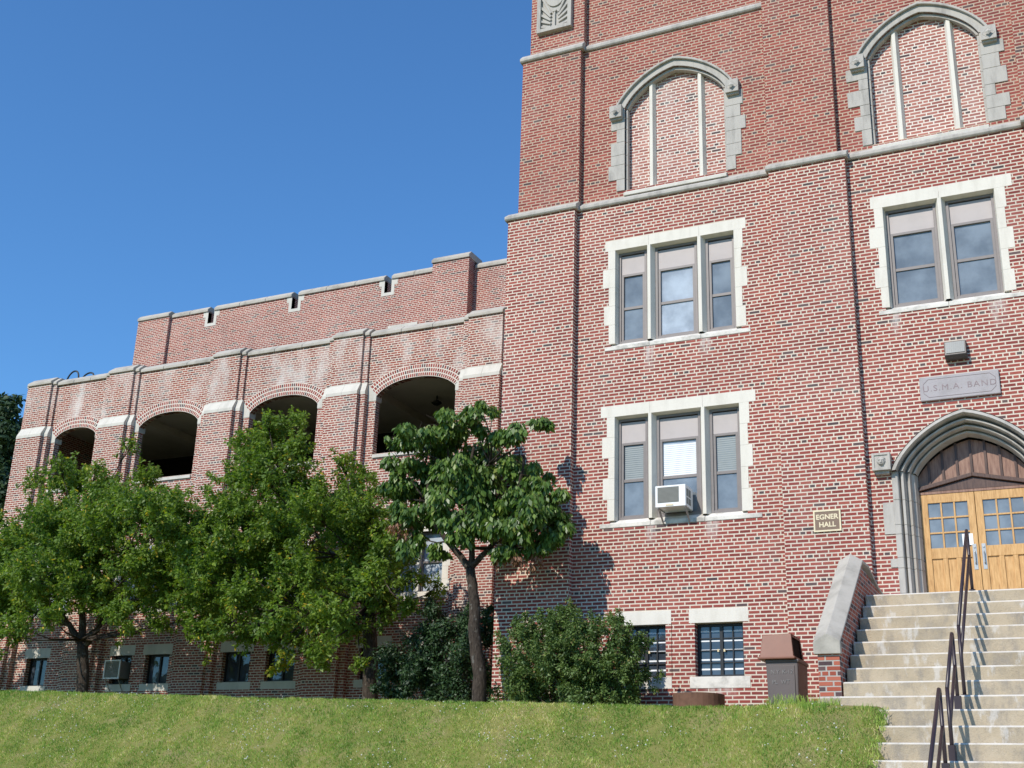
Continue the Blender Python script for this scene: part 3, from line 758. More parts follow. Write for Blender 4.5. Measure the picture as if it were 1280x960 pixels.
dk = MB(); dk.add([(4.8,.68,1.4),(7.7,.68,1.4),(7.7,.68,5.4),(4.8,.68,5.4)],[(0,1,2,3)]); build('porch_backing', dk, M['dark'], hall, recalc=False)
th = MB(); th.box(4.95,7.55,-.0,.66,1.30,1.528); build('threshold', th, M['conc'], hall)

# --- wing
WY=6.4
PC=[-7.30,-12.07,-16.78,-21.28,-25.05]
bays=[((PC[i]+PC[i+1])/2,(PC[i]-PC[i+1])/2-(1.03 if i<3 else .95)) for i in range(4)]
bays=[(-9.64,1.37),(-14.44,1.31),(-19.07,1.25),(-23.16,.93)]
mb = MB(); holes=[]
for xc,a in bays:
    top = segarch(xc, 9.74, a, .45*a/1.35+.02)
    holes.append(([(xc-a,7.93)]+top+[(xc+a,7.93)])[::-1])
bw = [(-10.98,-10.02),(-9.25,-8.3),(-15.78,-14.75),(-14.18,-13.15),(-20.12,-19.30),(-18.76,-17.82),(-23.75,-22.85)]
for x0,x1 in bw: holes.append(rect(x0,x1,1.34,2.22))
w1 = [(-10.85,-8.42,3.72,5.45),(-15.6,-13.3,3.72,5.45),(-20.2,-17.95,3.72,5.45),(-24.0,-22.4,3.72,5.45)]
for x0,x1,z0,z1 in w1: holes.append(rect(x0,x1,z0,z1))
sheet(mb, rect(-25.75,-3.0,-1.5,11.74), holes, WY, .22)
mb.add([(-25.75,WY,-1.5),(-25.75,20,-1.5),(-25.75,20,11.74),(-25.75,WY,11.74)],[(0,3,2,1)])
build('wing_wall', mb, M['brickw'], hall, recalc=False)
# gallery interior
gi = MB()
gi.add([(-25.6,WY+.2,10.55),(-3.2,WY+.2,10.55),(-3.2,12.2,10.55),(-25.6,12.2,10.55)],[(0,1,2,3)])
for xb in (-7.3,-12.07,-16.78,-21.28): gi.box(xb-.25,xb+.25,WY+.23,12.1,10.30,10.549)
build('gallery_ceiling', gi, M['plaster'], hall, recalc=False)
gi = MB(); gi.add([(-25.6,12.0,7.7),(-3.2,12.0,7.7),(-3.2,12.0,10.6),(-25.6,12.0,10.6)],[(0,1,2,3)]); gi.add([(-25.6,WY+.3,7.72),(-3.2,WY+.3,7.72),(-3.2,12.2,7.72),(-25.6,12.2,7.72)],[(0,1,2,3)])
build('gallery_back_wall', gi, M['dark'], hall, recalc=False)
gi = MB(); gi.box(-25.7,-3.2,WY+.2,12.3,11.5,11.56); build('wing_roof', gi, M['roof'], hall)
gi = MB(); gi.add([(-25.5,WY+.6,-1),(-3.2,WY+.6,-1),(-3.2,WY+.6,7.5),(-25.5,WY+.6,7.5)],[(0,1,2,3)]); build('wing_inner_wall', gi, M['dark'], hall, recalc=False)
gi = MB(); gi.box(-25.74,-25.3,WY+.45,12.2,7.0,11.6); build('gallery_end_wall', gi, M['brickw'], hall)
# rings of brick round the arches
def arch_ring(xc,a,b):
    inner = segarch(xc,9.74,a,b); n=len(inner)
    outer=[]
    for i,(x,z) in enumerate(inner):
        p=inner[max(i-1,0)]; q=inner[min(i+1,n-1)]; dx,dz=q[0]-p[0],q[1]-p[1]; L=math.hypot(dx,dz)
        # radial joint direction tempered so the ring keeps fanning like laid brick
        nx,nz=-dz/L,dx/L; nz=max(nz,.35); l2=math.hypot(nx,nz); outer.append((x+nx/l2*.40,z+nz/l2*.40))
    me = bpy.data.meshes.new('arch_ring'); vs=[];fs=[];uvs=[]; s=0
    for i in range(n-1):
        L=math.hypot(inner[i+1][0]-inner[i][0],inner[i+1][1]-inner[i][1]); Lm=L*1.1
        k=len(vs); vs+=[(inner[i][0],WY-.008,inner[i][1]),(inner[i+1][0],WY-.008,inner[i+1][1]),(outer[i+1][0],WY-.008,outer[i+1][1]),(outer[i][0],WY-.008,outer[i][1])]
        fs.append((k,k+1,k+2,k+3)); uvs+=[(s,0),(s+Lm,0),(s+Lm,.399),(s,.399)]
        k=len(vs); vs+=[(inner[i][0],WY-.008,inner[i][1]),(inner[i][0],WY+.22,inner[i][1]),(inner[i+1][0],WY+.22,inner[i+1][1]),(inner[i+1][0],WY-.008,inner[i+1][1])]
        fs.append((k,k+1,k+2,k+3)); uvs+=[(s,0.02),(s,.39),(s+Lm,.39),(s+Lm,0.02)]
        s+=Lm
    me.from_pydata(vs,[],fs); uv=me.uv_layers.new(name='UVMap')
    for i,c in enumerate(uvs): uv.data[i].uv=c
    me.materials.append(M['brickarch']); me.update(); mesh_obj('arch_ring', me, hall)
for xc,a in bays: arch_ring(xc,a,.45*a/1.35+.02)
for xc,a in bays:
    s=MB(); s.prismx([(WY+.45,7.80),(WY-.05,7.80),(WY-.05,7.90),(WY+.45,7.96)][::-1], xc-a+.02, xc+a-.02); build('gallery_sill', s, M['springer'], hall, bevel=.006)
# piers
for i,c in enumerate(PC):
    hw=.55; fw=.75
    if i==0: xl,xr,fl,fr_=-7.85,-6.72,-8.05,-6.62
    elif i==4: xl,xr,fl,fr_=-25.62,-24.52,-25.74,-24.33
    else: xl,xr,fl,fr_=c-.55,c+.53,c-.75,c+.73
    p=MB(); p.box(xl,xr,WY-.16,WY+.01,10.10,11.80); p.box(fl,fr_,WY-.08,WY+.01,10.10,11.76)
    p.box(xl-.03,xr+.03,WY-.30,WY+.01,-1.5,9.82); p.box(fl-.03,fr_+.03,WY-.17,WY+.01,-1.5,9.82)
    build('pier', p, M['brickw'], hall)
    # springer stones: weathered slope out to the heavier pier below
    s=MB()
    def wedge(xa,xb,yt,yb,z0=9.82,z1=10.22): s.prismx([(WY+.01,z0),(yb,z0),(yb,z0+.10),(yt,z1-.03),(yt,z1),(WY+.01,z1)][::-1],xa,xb)
    for k in range(2):
        xa=xl-.03+(xr-xl+.06)*k/2; xb=xl-.03+(xr-xl+.06)*(k+1)/2; wedge(xa+.003,xb-.003,WY-.166,WY-.31)
    lft = fl-.03 if i!=4 else fl; 
    wedge(lft,xl-.032,WY-.086,WY-.18); wedge(xr+.032,fr_+.03,WY-.086,WY-.18)
    # springer pieces under the ends of the brick rings
    if i<4: xo=bays[i][0]+bays[i][1]; s.prism([(xo,9.66),(lft,9.66)] [::-1]+[(lft,10.12),(lft-.10,10.12),(xo,9.76)][:2] if False else [(xo,9.60),(fl-.03,9.60),(fl-.03,10.22),(xo+.32 if xo+.32>xo else xo,10.06),(xo,9.76)] if False else [(fl-.031,9.66),(fl-.031,10.20),(min(fl-.05,xo+.30),10.10),(xo+.004,9.76),(xo+.004,9.66)][::-1], WY-.012, WY+.05) if False else None
    def sp(xo,xi,sg):
        # triangle-ish skewback block between opening edge xo and pier flank xi
        pts=[(xo,9.62),(xi,9.62),(xi,10.20),(xo+sg*.26,10.12),(xo,9.80)]
        if sg<0: pts=pts[::-1]
        s.prism(pts, WY-.014, WY+.3)
    if i<4: sp(bays[i][0]+bays[i][1]-.01, fl-.031, 1)
    if i>0: sp(bays[i-1][0]-bays[i-1][1]+.01, fr_+.031, -1)
    build('springer_stone', s, M['springer'], hall)
    # pier coping
    cpz=11.80
    s=MB(); s.prismx([(WY+.35,cpz),(WY-.22,cpz),(WY-.22,cpz+.10),(WY+.05,cpz+.31),(WY+.35,cpz+.31)][::-1], xl-.02, xr+.02)
    s.prismx([(WY+.35,cpz-.03),(WY-.13,cpz-.03),(WY-.13,cpz+.07),(WY+.09,cpz+.27),(WY+.35,cpz+.27)][::-1], fl, xl-.022); s.prismx([(WY+.35,cpz-.03),(WY-.13,cpz-.03),(WY-.13,cpz+.07),(WY+.09,cpz+.27),(WY+.35,cpz+.27)][::-1], xr+.022, fr_)
    build('pier_coping', s, M['coping'], hall, bevel=.02)
for i in range(4):
    xa=(PC[i+1]+.74 if i<3 else -24.33); xb=(PC[i]-.76 if i>0 else -8.05)
    n=3 if i<3 else 3
    s=MB()
    for k in range(n):
        a=xa+(xb-xa)*k/n+.006; b=xa+(xb-xa)*(k+1)/n-.006
        s.prismx([(WY+.35,11.74),(WY-.07,11.74),(WY-.07,11.84),(WY+.14,12.01),(WY+.35,12.01)][::-1],a,b)
    build('parapet_coping', s, M['coping'], hall, bevel=.015)
# wing windows (first floor, mostly behind the trees)
for x0,x1,z0,z1 in w1:
    s=MB(); s.box(x0-.2,x1+.2,WY-.006,WY+.2,z1,z1+.25).box(x0-.2,x1+.2,WY-.03,WY+.25,z0-.18,z0)
    for k in range(5):
        za=z0+(z1-z0)*k/5; zb_=z0+(z1-z0)*(k+1)/5; wq=.2 if k%2 else .3
        s.box(x0-wq,x0,WY-.006,WY+.2,za+.002,zb_-.002).box(x1,x1+wq,WY-.006,WY+.2,za+.002,zb_-.002)
    for q in (1,2):
        xm=x0+(x1-x0)*q/3; s.box(xm-.06,xm+.06,WY+.02,WY+.2,z0,z1)
    win=build('wing_window', s, M['stone'], hall)
    g=MB(); g.add([(x0,WY+.19,z0),(x1,WY+.19,z0),(x1,WY+.19,z1),(x0,WY+.19,z1)],[(0,1,2,3)]); build('pane', g, M['glassl'], win, recalc=False)
    f=MB()
    for q in range(3):
        a=x0+(x1-x0)*q/3+(.06 if q else 0); b=x0+(x1-x0)*(q+1)/3-(.06 if q<2 else 0)
        f.box(a,a+.05,WY+.14,WY+.188,z0,z1).box(b-.05,b,WY+.14,WY+.188,z0,z1).box(a+.05,b-.05,WY+.14,WY+.188,z0,z0+.05).box(a+.05,b-.05,WY+.14,WY+.188,z1-.05,z1).box(a+.05,b-.05,WY+.145,WY+.188,(z0+z1)/2-.03,(z0+z1)/2+.03)
    build('frame', f, M['frame'], win)
labs=['wing basement window right of the dark yew trunk','wing basement window behind the dark shrub','wing basement window left of the hanging bright leaves','wing basement window behind the hanging bright leaves','wing basement window with the boxed unit','wing basement window right of the boxed unit','basement window at the far left end of the wing']
for (x0,x1) in bw:
    basement_window(x0,x1,1.34,2.22,WY,None,None,grid=False,lint=(.10,.10),lh=.30,sh=.22)

# --- upper wing set back
UY=12.1
mb=MB()
slots=[-22.79,-18.72,-14.52]
sw=.15
# outline with narrow slots cut down from the top
outl=[(-26.45,9.0),(-3.0,9.0),(-3.0,16.52),(-10.9,16.52),(-10.9,16.66)]
for sx in sorted(slots, reverse=True):
    outl+=[(sx+sw,16.66),(sx+sw,16.10),(sx-sw,16.10),(sx-sw,16.66)]
outl+=[(-26.45,16.66)]
sheet(mb, outl, [], UY, .55)
mb.add([(-26.45,UY,9),(-26.45,28,9),(-26.45,28,16.66),(-26.45,UY,16.66)],[(0,3,2,1)])
build('upper_wing_wall', mb, M['bricku'], hall, recalc=False)
mb=MB(); mb.box(-26.4,-3,UY+.5,28,15.2,15.3); build('upper_wing_roof', mb, M['roof'], hall)
mb=MB(); mb.box(-26.48,-24.85,UY-.14,UY+.01,9,16.68); build('upper_wing_pier', mb, M['bricku'], hall)
mb=MB(); mb.box(-12.40,-10.90,UY-.42,UY+.01,9,16.74); build('upper_wing_pier', mb, M['bricku'], hall)
def ucope(x0,x1,y,z,n):
    s=MB()
    for k in range(n):
        a=x0+(x1-x0)*k/n+.006; b=x0+(x1-x0)*(k+1)/n-.006
        s.prismx([(UY+.55,z),(y-.06,z),(y-.06,z+.12),(y+.10,z+.27),(UY+.55,z+.27)][::-1],a,b)
    build('parapet_coping', s, M['coping'], hall, bevel=.02)
ucope(-26.5,-24.83,UY-.14,16.66,1); ucope(-24.80,-22.79-sw,UY,16.62,2); ucope(-22.79+sw,-18.72-sw,UY,16.62,3); ucope(-18.72+sw,-14.52-sw,UY,16.62,3); ucope(-14.52+sw,-12.42,UY,16.62,2); ucope(-12.44,-10.87,UY-.42,16.74,1); ucope(-10.85,-3.2,UY,16.44,5)
for sx in slots:
    s=MB(); s.box(sx-sw-.13,sx-sw,UY-.01,UY+.2,16.02,16.62).box(sx+sw,sx+sw+.13,UY-.01,UY+.2,16.02,16.62).box(sx-sw,sx+sw,UY-.01,UY+.4,15.98,16.11)
    s.box(sx-sw-.24,sx-sw-.13,UY-.008,UY+.1,16.40,16.62).box(sx+sw+.13,sx+sw+.26,UY-.008,UY+.1,16.40,16.62)
    s.box(sx-sw-.13,sx-sw,UY-.01,UY+.2,15.98,16.02).box(sx+sw,sx+sw+.13,UY-.01,UY+.2,15.98,16.02)
    build('slot_surround', s, M['springer'], hall)
for x0,x1,z1 in ((-19.34,-18.15,14.62),(-14.95,-14.45,14.62),(-14.40,-13.15,14.74),(-22.3,-21.2,14.55)):
    s=MB(); s.box(x0,x1,UY-.02,UY+.02,13.9,z1); build('flashing_stone', s, M['springer'], hall)

# ------------------------------------------------------------------ entrance steps
Y0,TR,H,ZL=-2.40,.33,.238,1.532
xa,xb=4.62,8.05
s=MB()
pl=[(0.0-.002,-1.6),(Y0-8*TR,-1.6)]
for i in range(8,-1,-1):
    pl.append((Y0-i*TR, ZL-i*H - (0 if i else 0)))
    if i>0: pl.append((Y0-(i-1)*TR, ZL-i*H))
pl.append((-.002,ZL))
# build as boxes so the concave profile stays clean
prev=-.19
for i in range(9):
    yf=Y0-i*TR; yb=-.185 if i==0 else Y0-(i-1)*TR+.0
    s.box(xa,xb,yf,yb,-1.6,ZL-i*H)
s.box(xa,7.88,-.183,-.002,-1.0,ZL-.002)
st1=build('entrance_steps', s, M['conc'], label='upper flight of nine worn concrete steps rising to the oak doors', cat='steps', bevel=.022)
s=MB(); s.box(4.57,8.3,-5.62,-5.045,-1.2,-.610)
for k in range(1,16): s.box(5.30,8.9,-5.62-.33*k,-5.62-.33*(k-1)-.001,-.610-.238*k-1.2,-.610-.238*k)
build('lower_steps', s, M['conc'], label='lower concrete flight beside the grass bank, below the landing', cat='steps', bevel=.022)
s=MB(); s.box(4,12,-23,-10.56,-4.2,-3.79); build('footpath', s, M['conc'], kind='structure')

def cheek(x0,x1,lab):
    t=thing('cheek_wall',( (x0+x1)/2,-4.7,-.6), lab, 'stair wall')
    yf=-4.74; ztop_f=.42; slope=H/TR
    y_top=-2.45; z_top=ztop_f+(y_top-yf)*slope
    b=MB(); b.prismx([(yf,-.58),(-.2,-.58),(-.2,1.86),(-1.0,1.86),(y_top,z_top-.06),(yf,ztop_f-.0)][::-1][::-1], x0+.02, x1)
    build('brick_wall', b, M['brickpier'], t)
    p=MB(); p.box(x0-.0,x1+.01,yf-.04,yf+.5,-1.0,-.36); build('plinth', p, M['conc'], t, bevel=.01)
    # gabled coping: sloping run then level run to the facade
    c=MB(); xm=(x0+x1)/2; e=.03
    sec=[(x0-e,0),(x1+e,0),(x1+e,.04),(xm,.16),(x0-e,.04)]
    stn=[(yf-.03,ztop_f),(yf+.10,ztop_f+.09),(y_top,z_top),(y_top+.55,z_top+.02),(-1.0,1.88),(-.19,1.80)]
    vs=[(x,y,z+dz) for y,z in stn for x,dz in sec]
    n=5; fs=[]
    for k in range(len(stn)-1):
        for j in range(n): fs.append([k*n+j,(k)*n+(j+1)%n,(k+1)*n+(j+1)%n,(k+1)*n+j])
    fs.append(list(range(n))); fs.append([ (len(stn)-1)*n+j for j in range(n)])
    c.add(vs,fs)
    # deep face block at the low end
    c.prism([(x0-e,ztop_f-.15),(x1+e,ztop_f-.15),(x1+e,ztop_f+.03),(xm,ztop_f+.15),(x0-e,ztop_f+.03)], yf-.055, yf+.06)
    build('coping', c, M['coping'], t, bevel=.008)
cheek(4.26,4.60,'brick stair wall with sloping stone coping left of the entrance steps')
cheek(8.07,8.41,'brick stair wall with sloping stone coping right of the entrance steps')

# handrails
def handrail(name, X, top0, foot0, top1, foot1, lab, tail=None, sleeve=False):
    """top0/foot0 upper post (y,z), top1/foot1 lower post"""
    t=thing('handrail',(X,foot1[0],foot1[1]),lab,'handrail','handrails down the middle of the steps')
    r_=.026
    a=MB(); pts=[(X,foot0[0],foot0[1]),(X,top0[0],top0[1]-.05),(X,top0[0]-.03,top0[1])]
    build('upper_post', MB().tube(pts[:2],r_,8), M['rail'], t, smooth=True)
    e=tail or top1
    build('top_rail', MB().tube([pts[1],(X,top0[0]-.012,top0[1]-.012),(X,top0[0]-.045,top0[1]-.01),(X,e[0],e[1])],r_,8), M['rail'], t, smooth=True)
    build('lower_post', MB().tube([(X,foot1[0],foot1[1]),(X,top1[0],top1[1])],r_,8), M['rail'], t, smooth=True)
    f0=(top0[1]-foot0[1])*.42
    build('middle_rail', MB().tube([(X,top0[0],top0[1]-f0),(X,e[0],e[1]-f0)],r_*.9,8), M['rail'], t, smooth=True)
    for f in (foot0,foot1):
        s_=MB()
        if sleeve: s_.box(X-.045,X+.045,f[0]-.045,f[0]+.045,f[1],f[1]+.20)
        else: s_.tube([(X,f[0],f[1]),(X,f[0],f[1]+.02)],.05,10)
        build('foot', s_, M['rail'], t)
handrail('h',6.32,(-2.35,2.53),(-2.35,1.532),(-4.88,.60),(-4.88,-.372),'dark handrail on the upper flight, its top end in front of the doors')
handrail('h',6.27,(-5.30,.44),(-5.30,-.610),(-6.40,-.42),(-6.40,-1.324),'dark handrail at the landing, between the upper rail and the lowest rail',sleeve=True)
handrail('h',6.22,(-6.78,-.46),(-6.78,-1.562),(-9.0,-2.05),(-9.0,-3.228),'dark handrail running out of the bottom of the picture, lowest of the three',sleeve=True)

# ------------------------------------------------------------------ wall fittings
def text_mesh(s_, size, x, y, z, mat, parent, name='lettering', ext=.006, align='CENTER', sx=1, bold=.0, spacing=1):
    cu=bpy.data.curves.new('txt','FONT'); cu.body=s_; cu.size=size; cu.extrude=ext; cu.align_x=align; cu.align_y='CENTER'; cu.offset=bold; cu.space_character=spacing
    tmp=bpy.data.objects.new('tmp',cu); col.objects.link(tmp)
    dg=bpy.context.evaluated_depsgraph_get(); dg.update()
    me=bpy.data.meshes.new_from_object(tmp.evaluated_get(dg)); bpy.data.objects.remove(tmp)
    me.transform(Matrix.Translation((x,y,z))@Matrix.Rotation(R(90),4,'X')@Matrix.Diagonal((sx,1,1,1)))
    me.transform(Matrix.Translation(-wpos(parent))); me.materials.clear(); me.materials.append(mat)
    return mesh_obj(name, me, parent)
# stone plaque
t=thing('stone_plaque',(6.22,-.03,5.60),'carved lilac grey stone plaque reading U.S.M.A. BAND above the arch','plaque')
p=MB(); p.box(5.50,6.94,-.065,-.004,5.60,6.08); build('slab', p, M['plaque'], t, bevel=.012)
p=MB(); c=.09; x0,x1,z0,z1=5.57,6.87,5.66,6.02
path=[(x0+c,z0),(x1-c,z0),(x1,z0+c),(x1,z1-c),(x1-c,z1),(x0+c,z1),(x0,z1-c),(x0,z0+c)]
for i in range(8):
    a,b=path[i],path[(i+1)%8]; p.tube([(a[0],-.066,a[1]),(b[0],-.066,b[1])],.005,4)
build('engraved_border', p, M['engr'], t)
text_mesh('U.S.M.A. BAND',.165,6.22,-.066,5.83,M['engr'],t,ext=.002,sx=1.05,spacing=1.2)
# brown sign
t=thing('name_sign',(3.62,-.2,3.18),'small brown sign with cream border reading EGNER HALL','sign')
p=MB(); p.box(3.40,3.86,-.205,-.184,3.19,3.55); build('board', p, M['signbr'], t)
p=MB(); p.box(3.37,3.40,-.212,-.183,3.16,3.58).box(3.86,3.89,-.212,-.183,3.16,3.58).box(3.40,3.86,-.212,-.183,3.16,3.19).box(3.40,3.86,-.212,-.183,3.55,3.58); build('border', p, M['signborder'], t)
text_mesh('EGNER',.135,3.63,-.207,3.44,M['signborder'],t,name='upper_line',ext=.002,bold=.004)
text_mesh('HALL',.135,3.63,-.207,3.29,M['signborder'],t,name='lower_line',ext=.002,bold=.004)
# wall pack lamp
t=thing('wall_lamp',(6.22,0,6.34),'dark box wall lamp with ribbed glass above the stone plaque','lamp')
p=MB(); p.prismx([(-.003,6.36),(-.12,6.36),(-.20,6.42),(-.14,6.72),(-.003,6.74)][::-1],6.02,6.42); build('housing', p, M['bronze'], t, bevel=.012)
p=MB()
for k in range(9):
    xx=6.05+k*.0383; p.add([(xx,-.148,6.70),(xx+.03,-.148,6.70),(xx+.03,-.206,6.46),(xx,-.206,6.46)],[(0,1,2,3)])
p.add([(6.05,-.146,6.70),(6.39,-.146,6.70),(6.39,-.204,6.46),(6.05,-.204,6.46)],[(0,1,2,3)])
build('lens', p, M['lens'], t, recalc=False)
# air conditioner
t=thing('air_conditioner',(.58,-.35,3.84),'white window air conditioner with grey grille on brackets','air conditioner')
A0,A1,Ya,Za,Zb=.235,.875,-.37,3.845,4.29
p=MB(); p.box(A0,A1,Ya,.12,Za,Zb); build('casing', p, M['white'], t, bevel=.008)
p=MB(); p.box(A0+.05,A1-.14,Ya-.006,Ya+.002,Za+.09,Zb-.035); 
for k in range(13):
    zz=Za+.10+k*.0247; p.box(A0+.055,A1-.145,Ya-.012,Ya-.005,zz,zz+.010)
build('grille', p, M['grille'], t)
p=MB(); p.box(A0+.22,A1-.26,Ya-.008,Ya+.001,Za+.02,Za+.055); build('badge', p, M['signborder'], t)
p=MB(); p.box(A1-.001,A1+.004,Ya+.07,Ya+.17,Za+.22,Zb-.07).box(A1-.001,A1+.004,Ya+.07,Ya+.17,Za+.06,Za+.19).box(A1-.001,A1+.004,Ya+.20,Ya+.34,Za+.22,Zb-.07).box(A1-.001,A1+.004,Ya+.20,Ya+.34,Za+.06,Za+.19); build('side_vent', p, M['grille'], t)
p=MB()
for xx in (A0+.05,A1-.03):
    p.tube([(xx,Ya+.02,Za-.005),(xx,-.02,Za-.26)],.013,6); p.tube([(xx,Ya+.02,Za-.012),(xx,.10,Za-.012)],.012,6); p.tube([(xx,Ya+.15,Za-.005),(xx,-.02,Za-.22)],.009,6)
build('bracket', p, M['metal'], t)
# paper notice on the door
p=MB(); p.box(5.97,6.16,YD-.006,YD-.001,2.885,3.10); build('paper_notice', p, M['paper'], label='white paper notice taped to the left oak door', cat='notice')
# litter bin
t=thing('litter_bin',(3.02,-2.0,-.35),'grey brown litter bin with rust coloured hooded lid beside the stair wall','bin')
def frus(mb,x0,x1,y0,y1,z0,X0,X1,Y0_,Y1_,z1):
    mb.add([(x0,y0,z0),(x1,y0,z0),(x1,y1,z0),(x0,y1,z0),(X0,Y0_,z1),(X1,Y0_,z1),(X1,Y1_,z1),(X0,Y1_,z1)],[(0,3,2,1),(4,5,6,7),(0,1,5,4),(1,2,6,5),(2,3,7,6),(3,0,4,7)])
bx0,bx1,by0,by1=2.83,3.36,-2.0,-1.30
p=MB(); frus(p,bx0,bx1-.02,by0,by1,-.50,bx0-.03,bx1,by0-.02,by1+.02,.53); p.box(bx0-.04,bx1+.02,by0-.03,by1+.03,.50,.56); build('body', p, M['bin'], t, bevel=.02)
p=MB(); p.box(bx0+.035,bx1-.06,by0-.030,by0-.022,-.30,.45); build('front_panel', p, M['bin'], t, bevel=.01)
lx0,lx1=bx0-.12,bx1-.06
p=MB()
# hooded lid: sloped sides, open mouth to the right
p.add([(lx0,by0-.08,.56),(lx1,by0-.08,.56),(lx1,by1+.08,.56),(lx0,by1+.08,.56),(lx0+.04,by0+.0,.98),(lx1-.05,by0+.0,1.00),(lx1-.05,by1-.0,1.00),(lx0+.04,by1-.0,.98)],[(0,3,2,1),(4,5,6,7),(0,1,5,4),(2,3,7,6),(3,0,4,7)])
p.add([(lx1,by0-.08,.56),(lx1,by1+.08,.56),(lx1-.05,by1,1.0),(lx1-.05,by0,1.0),(lx1-.008,by0+.02,.60),(lx1-.008,by1-.02,.60),(lx1-.047,by1-.05,.95),(lx1-.047,by0+.05,.95)],[(0,1,5,4),(1,2,6,5),(2,3,7,6),(3,0,4,7)])
p.box(lx0-.03,lx1+.03,by0-.11,by1+.11,.555,.60)
build('lid', p, M['binlid'], t, bevel=.012, recalc=False)
p=MB(); p.add([(lx1-.03,by0+.02,.60),(lx1-.03,by1-.02,.60),(lx1-.065,by1-.05,.95),(lx1-.065,by0+.05,.95)],[(0,1,2,3)]); build('opening', p, M['dark'], t, recalc=False)
def scrap(s_,sz,x,z): text_mesh(s_,sz,x,by0-.038,z,M['scuff'],t,name='stencil',ext=.001)
scrap('N.Y. K-12',.095,3.08,.34); scrap('PL  WT',.095,3.06,.17)
# iron ring
t=MB(); n=28; xc,yc=1.36,-1.30
for r0_,r1_ in ((.47,.44),):
    vs=[]; 
    for z in (-.55,.05):
        for rr in (r0_,r1_):
            vs+=[(xc+rr*math.cos(2*math.pi*k/n),yc+rr*math.sin(2*math.pi*k/n),z) for k in range(n)]
    fs=[]
    for k in range(n):
        q=(k+1)%n; fs+=[(k,q,2*n+q,2*n+k),(n+q,n+k,3*n+k,3*n+q),(2*n+k,2*n+q,3*n+q,3*n+k)]
    t.add(vs,fs)
build('iron_ring', t, M['iron'], label='rusty round iron well ring in the grass under the basement window', cat='well ring', bevel=.006)
# boxed unit in wing basement window
t=thing('window_unit',(-19.75,6.2,1.46),'pale boxed ventilation unit sticking out of the wing basement window','vent unit')
p=MB(); p.box(-20.05,-19.45,6.10,6.55,1.50,2.02); build('casing', p, M['grille'], t, bevel=.01)
p=MB(); p.box(-20.07,-20.03,6.07,6.10,1.47,2.05).box(-19.47,-19.43,6.07,6.10,1.47,2.05).box(-20.03,-19.47,6.07,6.10,1.47,1.51).box(-20.03,-19.47,6.07,6.10,2.01,2.05); build('rim', p, M['white'], t)
p=MB()
for k in range(8): p.box(-20.02,-19.48,6.085,6.098,1.56+k*.055,1.585+k*.055)
build('louvre', p, M['grille'], t)
p=MB(); p.tube([(-20.0,6.12,1.49),(-20.0,6.39,1.12)],.013,6); p.tube([(-19.5,6.12,1.49),(-19.5,6.39,1.12)],.013,6); build('bracket', p, M['metal'], t)
# roof ladder hoops
t=thing('roof_ladder',(-26.2,9,11.9),'black curved ladder handrails looping above the far end of the wing parapet','ladder')
def hoop(p0,ap,p1,y):
    pts=[]
    for i in range(17):
        a=math.pi*(1-i/16); pts.append((( p0[0]+p1[0])/2+(p1[0]-p0[0])/2*math.cos(a)+.08*math.sin(a), y, (p0[1]+(p1[1]-p0[1])*i/16)+(ap-p0[1])*math.sin(a)**.8))
    return pts
h1=hoop((-26.83,12.95),13.47,(-26.22,12.95),9.0); h2=hoop((-26.05,12.98),13.28,(-25.45,13.02),9.0)
for nm,h_ in (('left',h1),('right',h2)):
    build('handrail', MB().tube([(h_[0][0],9,11.58)]+h_+[(h_[-1][0],9,11.58)],.032,8), M['black'], t, smooth=True)
# pendant lamp in gallery
t=thing('pendant_lamp',(-10.38,9,10.28),'dark pendant lamp hanging from the ceiling in the rightmost gallery arch','lamp')
build('rod', MB().tube([(-10.38,9,10.548),(-10.38,9,10.36)],.02,8), M['black'], t)
p=MB(); n=14
rr=[(.03,10.40),(.14,10.34),(.17,10.30),(.10,10.24),(.02,10.22)]
vs=[(-10.38+r_*math.cos(2*math.pi*k/n),9+r_*math.sin(2*math.pi*k/n),z) for r_,z in rr for k in range(n)]
p.add(vs,[[i*n+k,i*n+(k+1)%n,(i+1)*n+(k+1)%n,(i+1)*n+k] for i in range(len(rr)-1) for k in range(n)])
build('lamp_shade', p, M['black'], t, smooth=True)

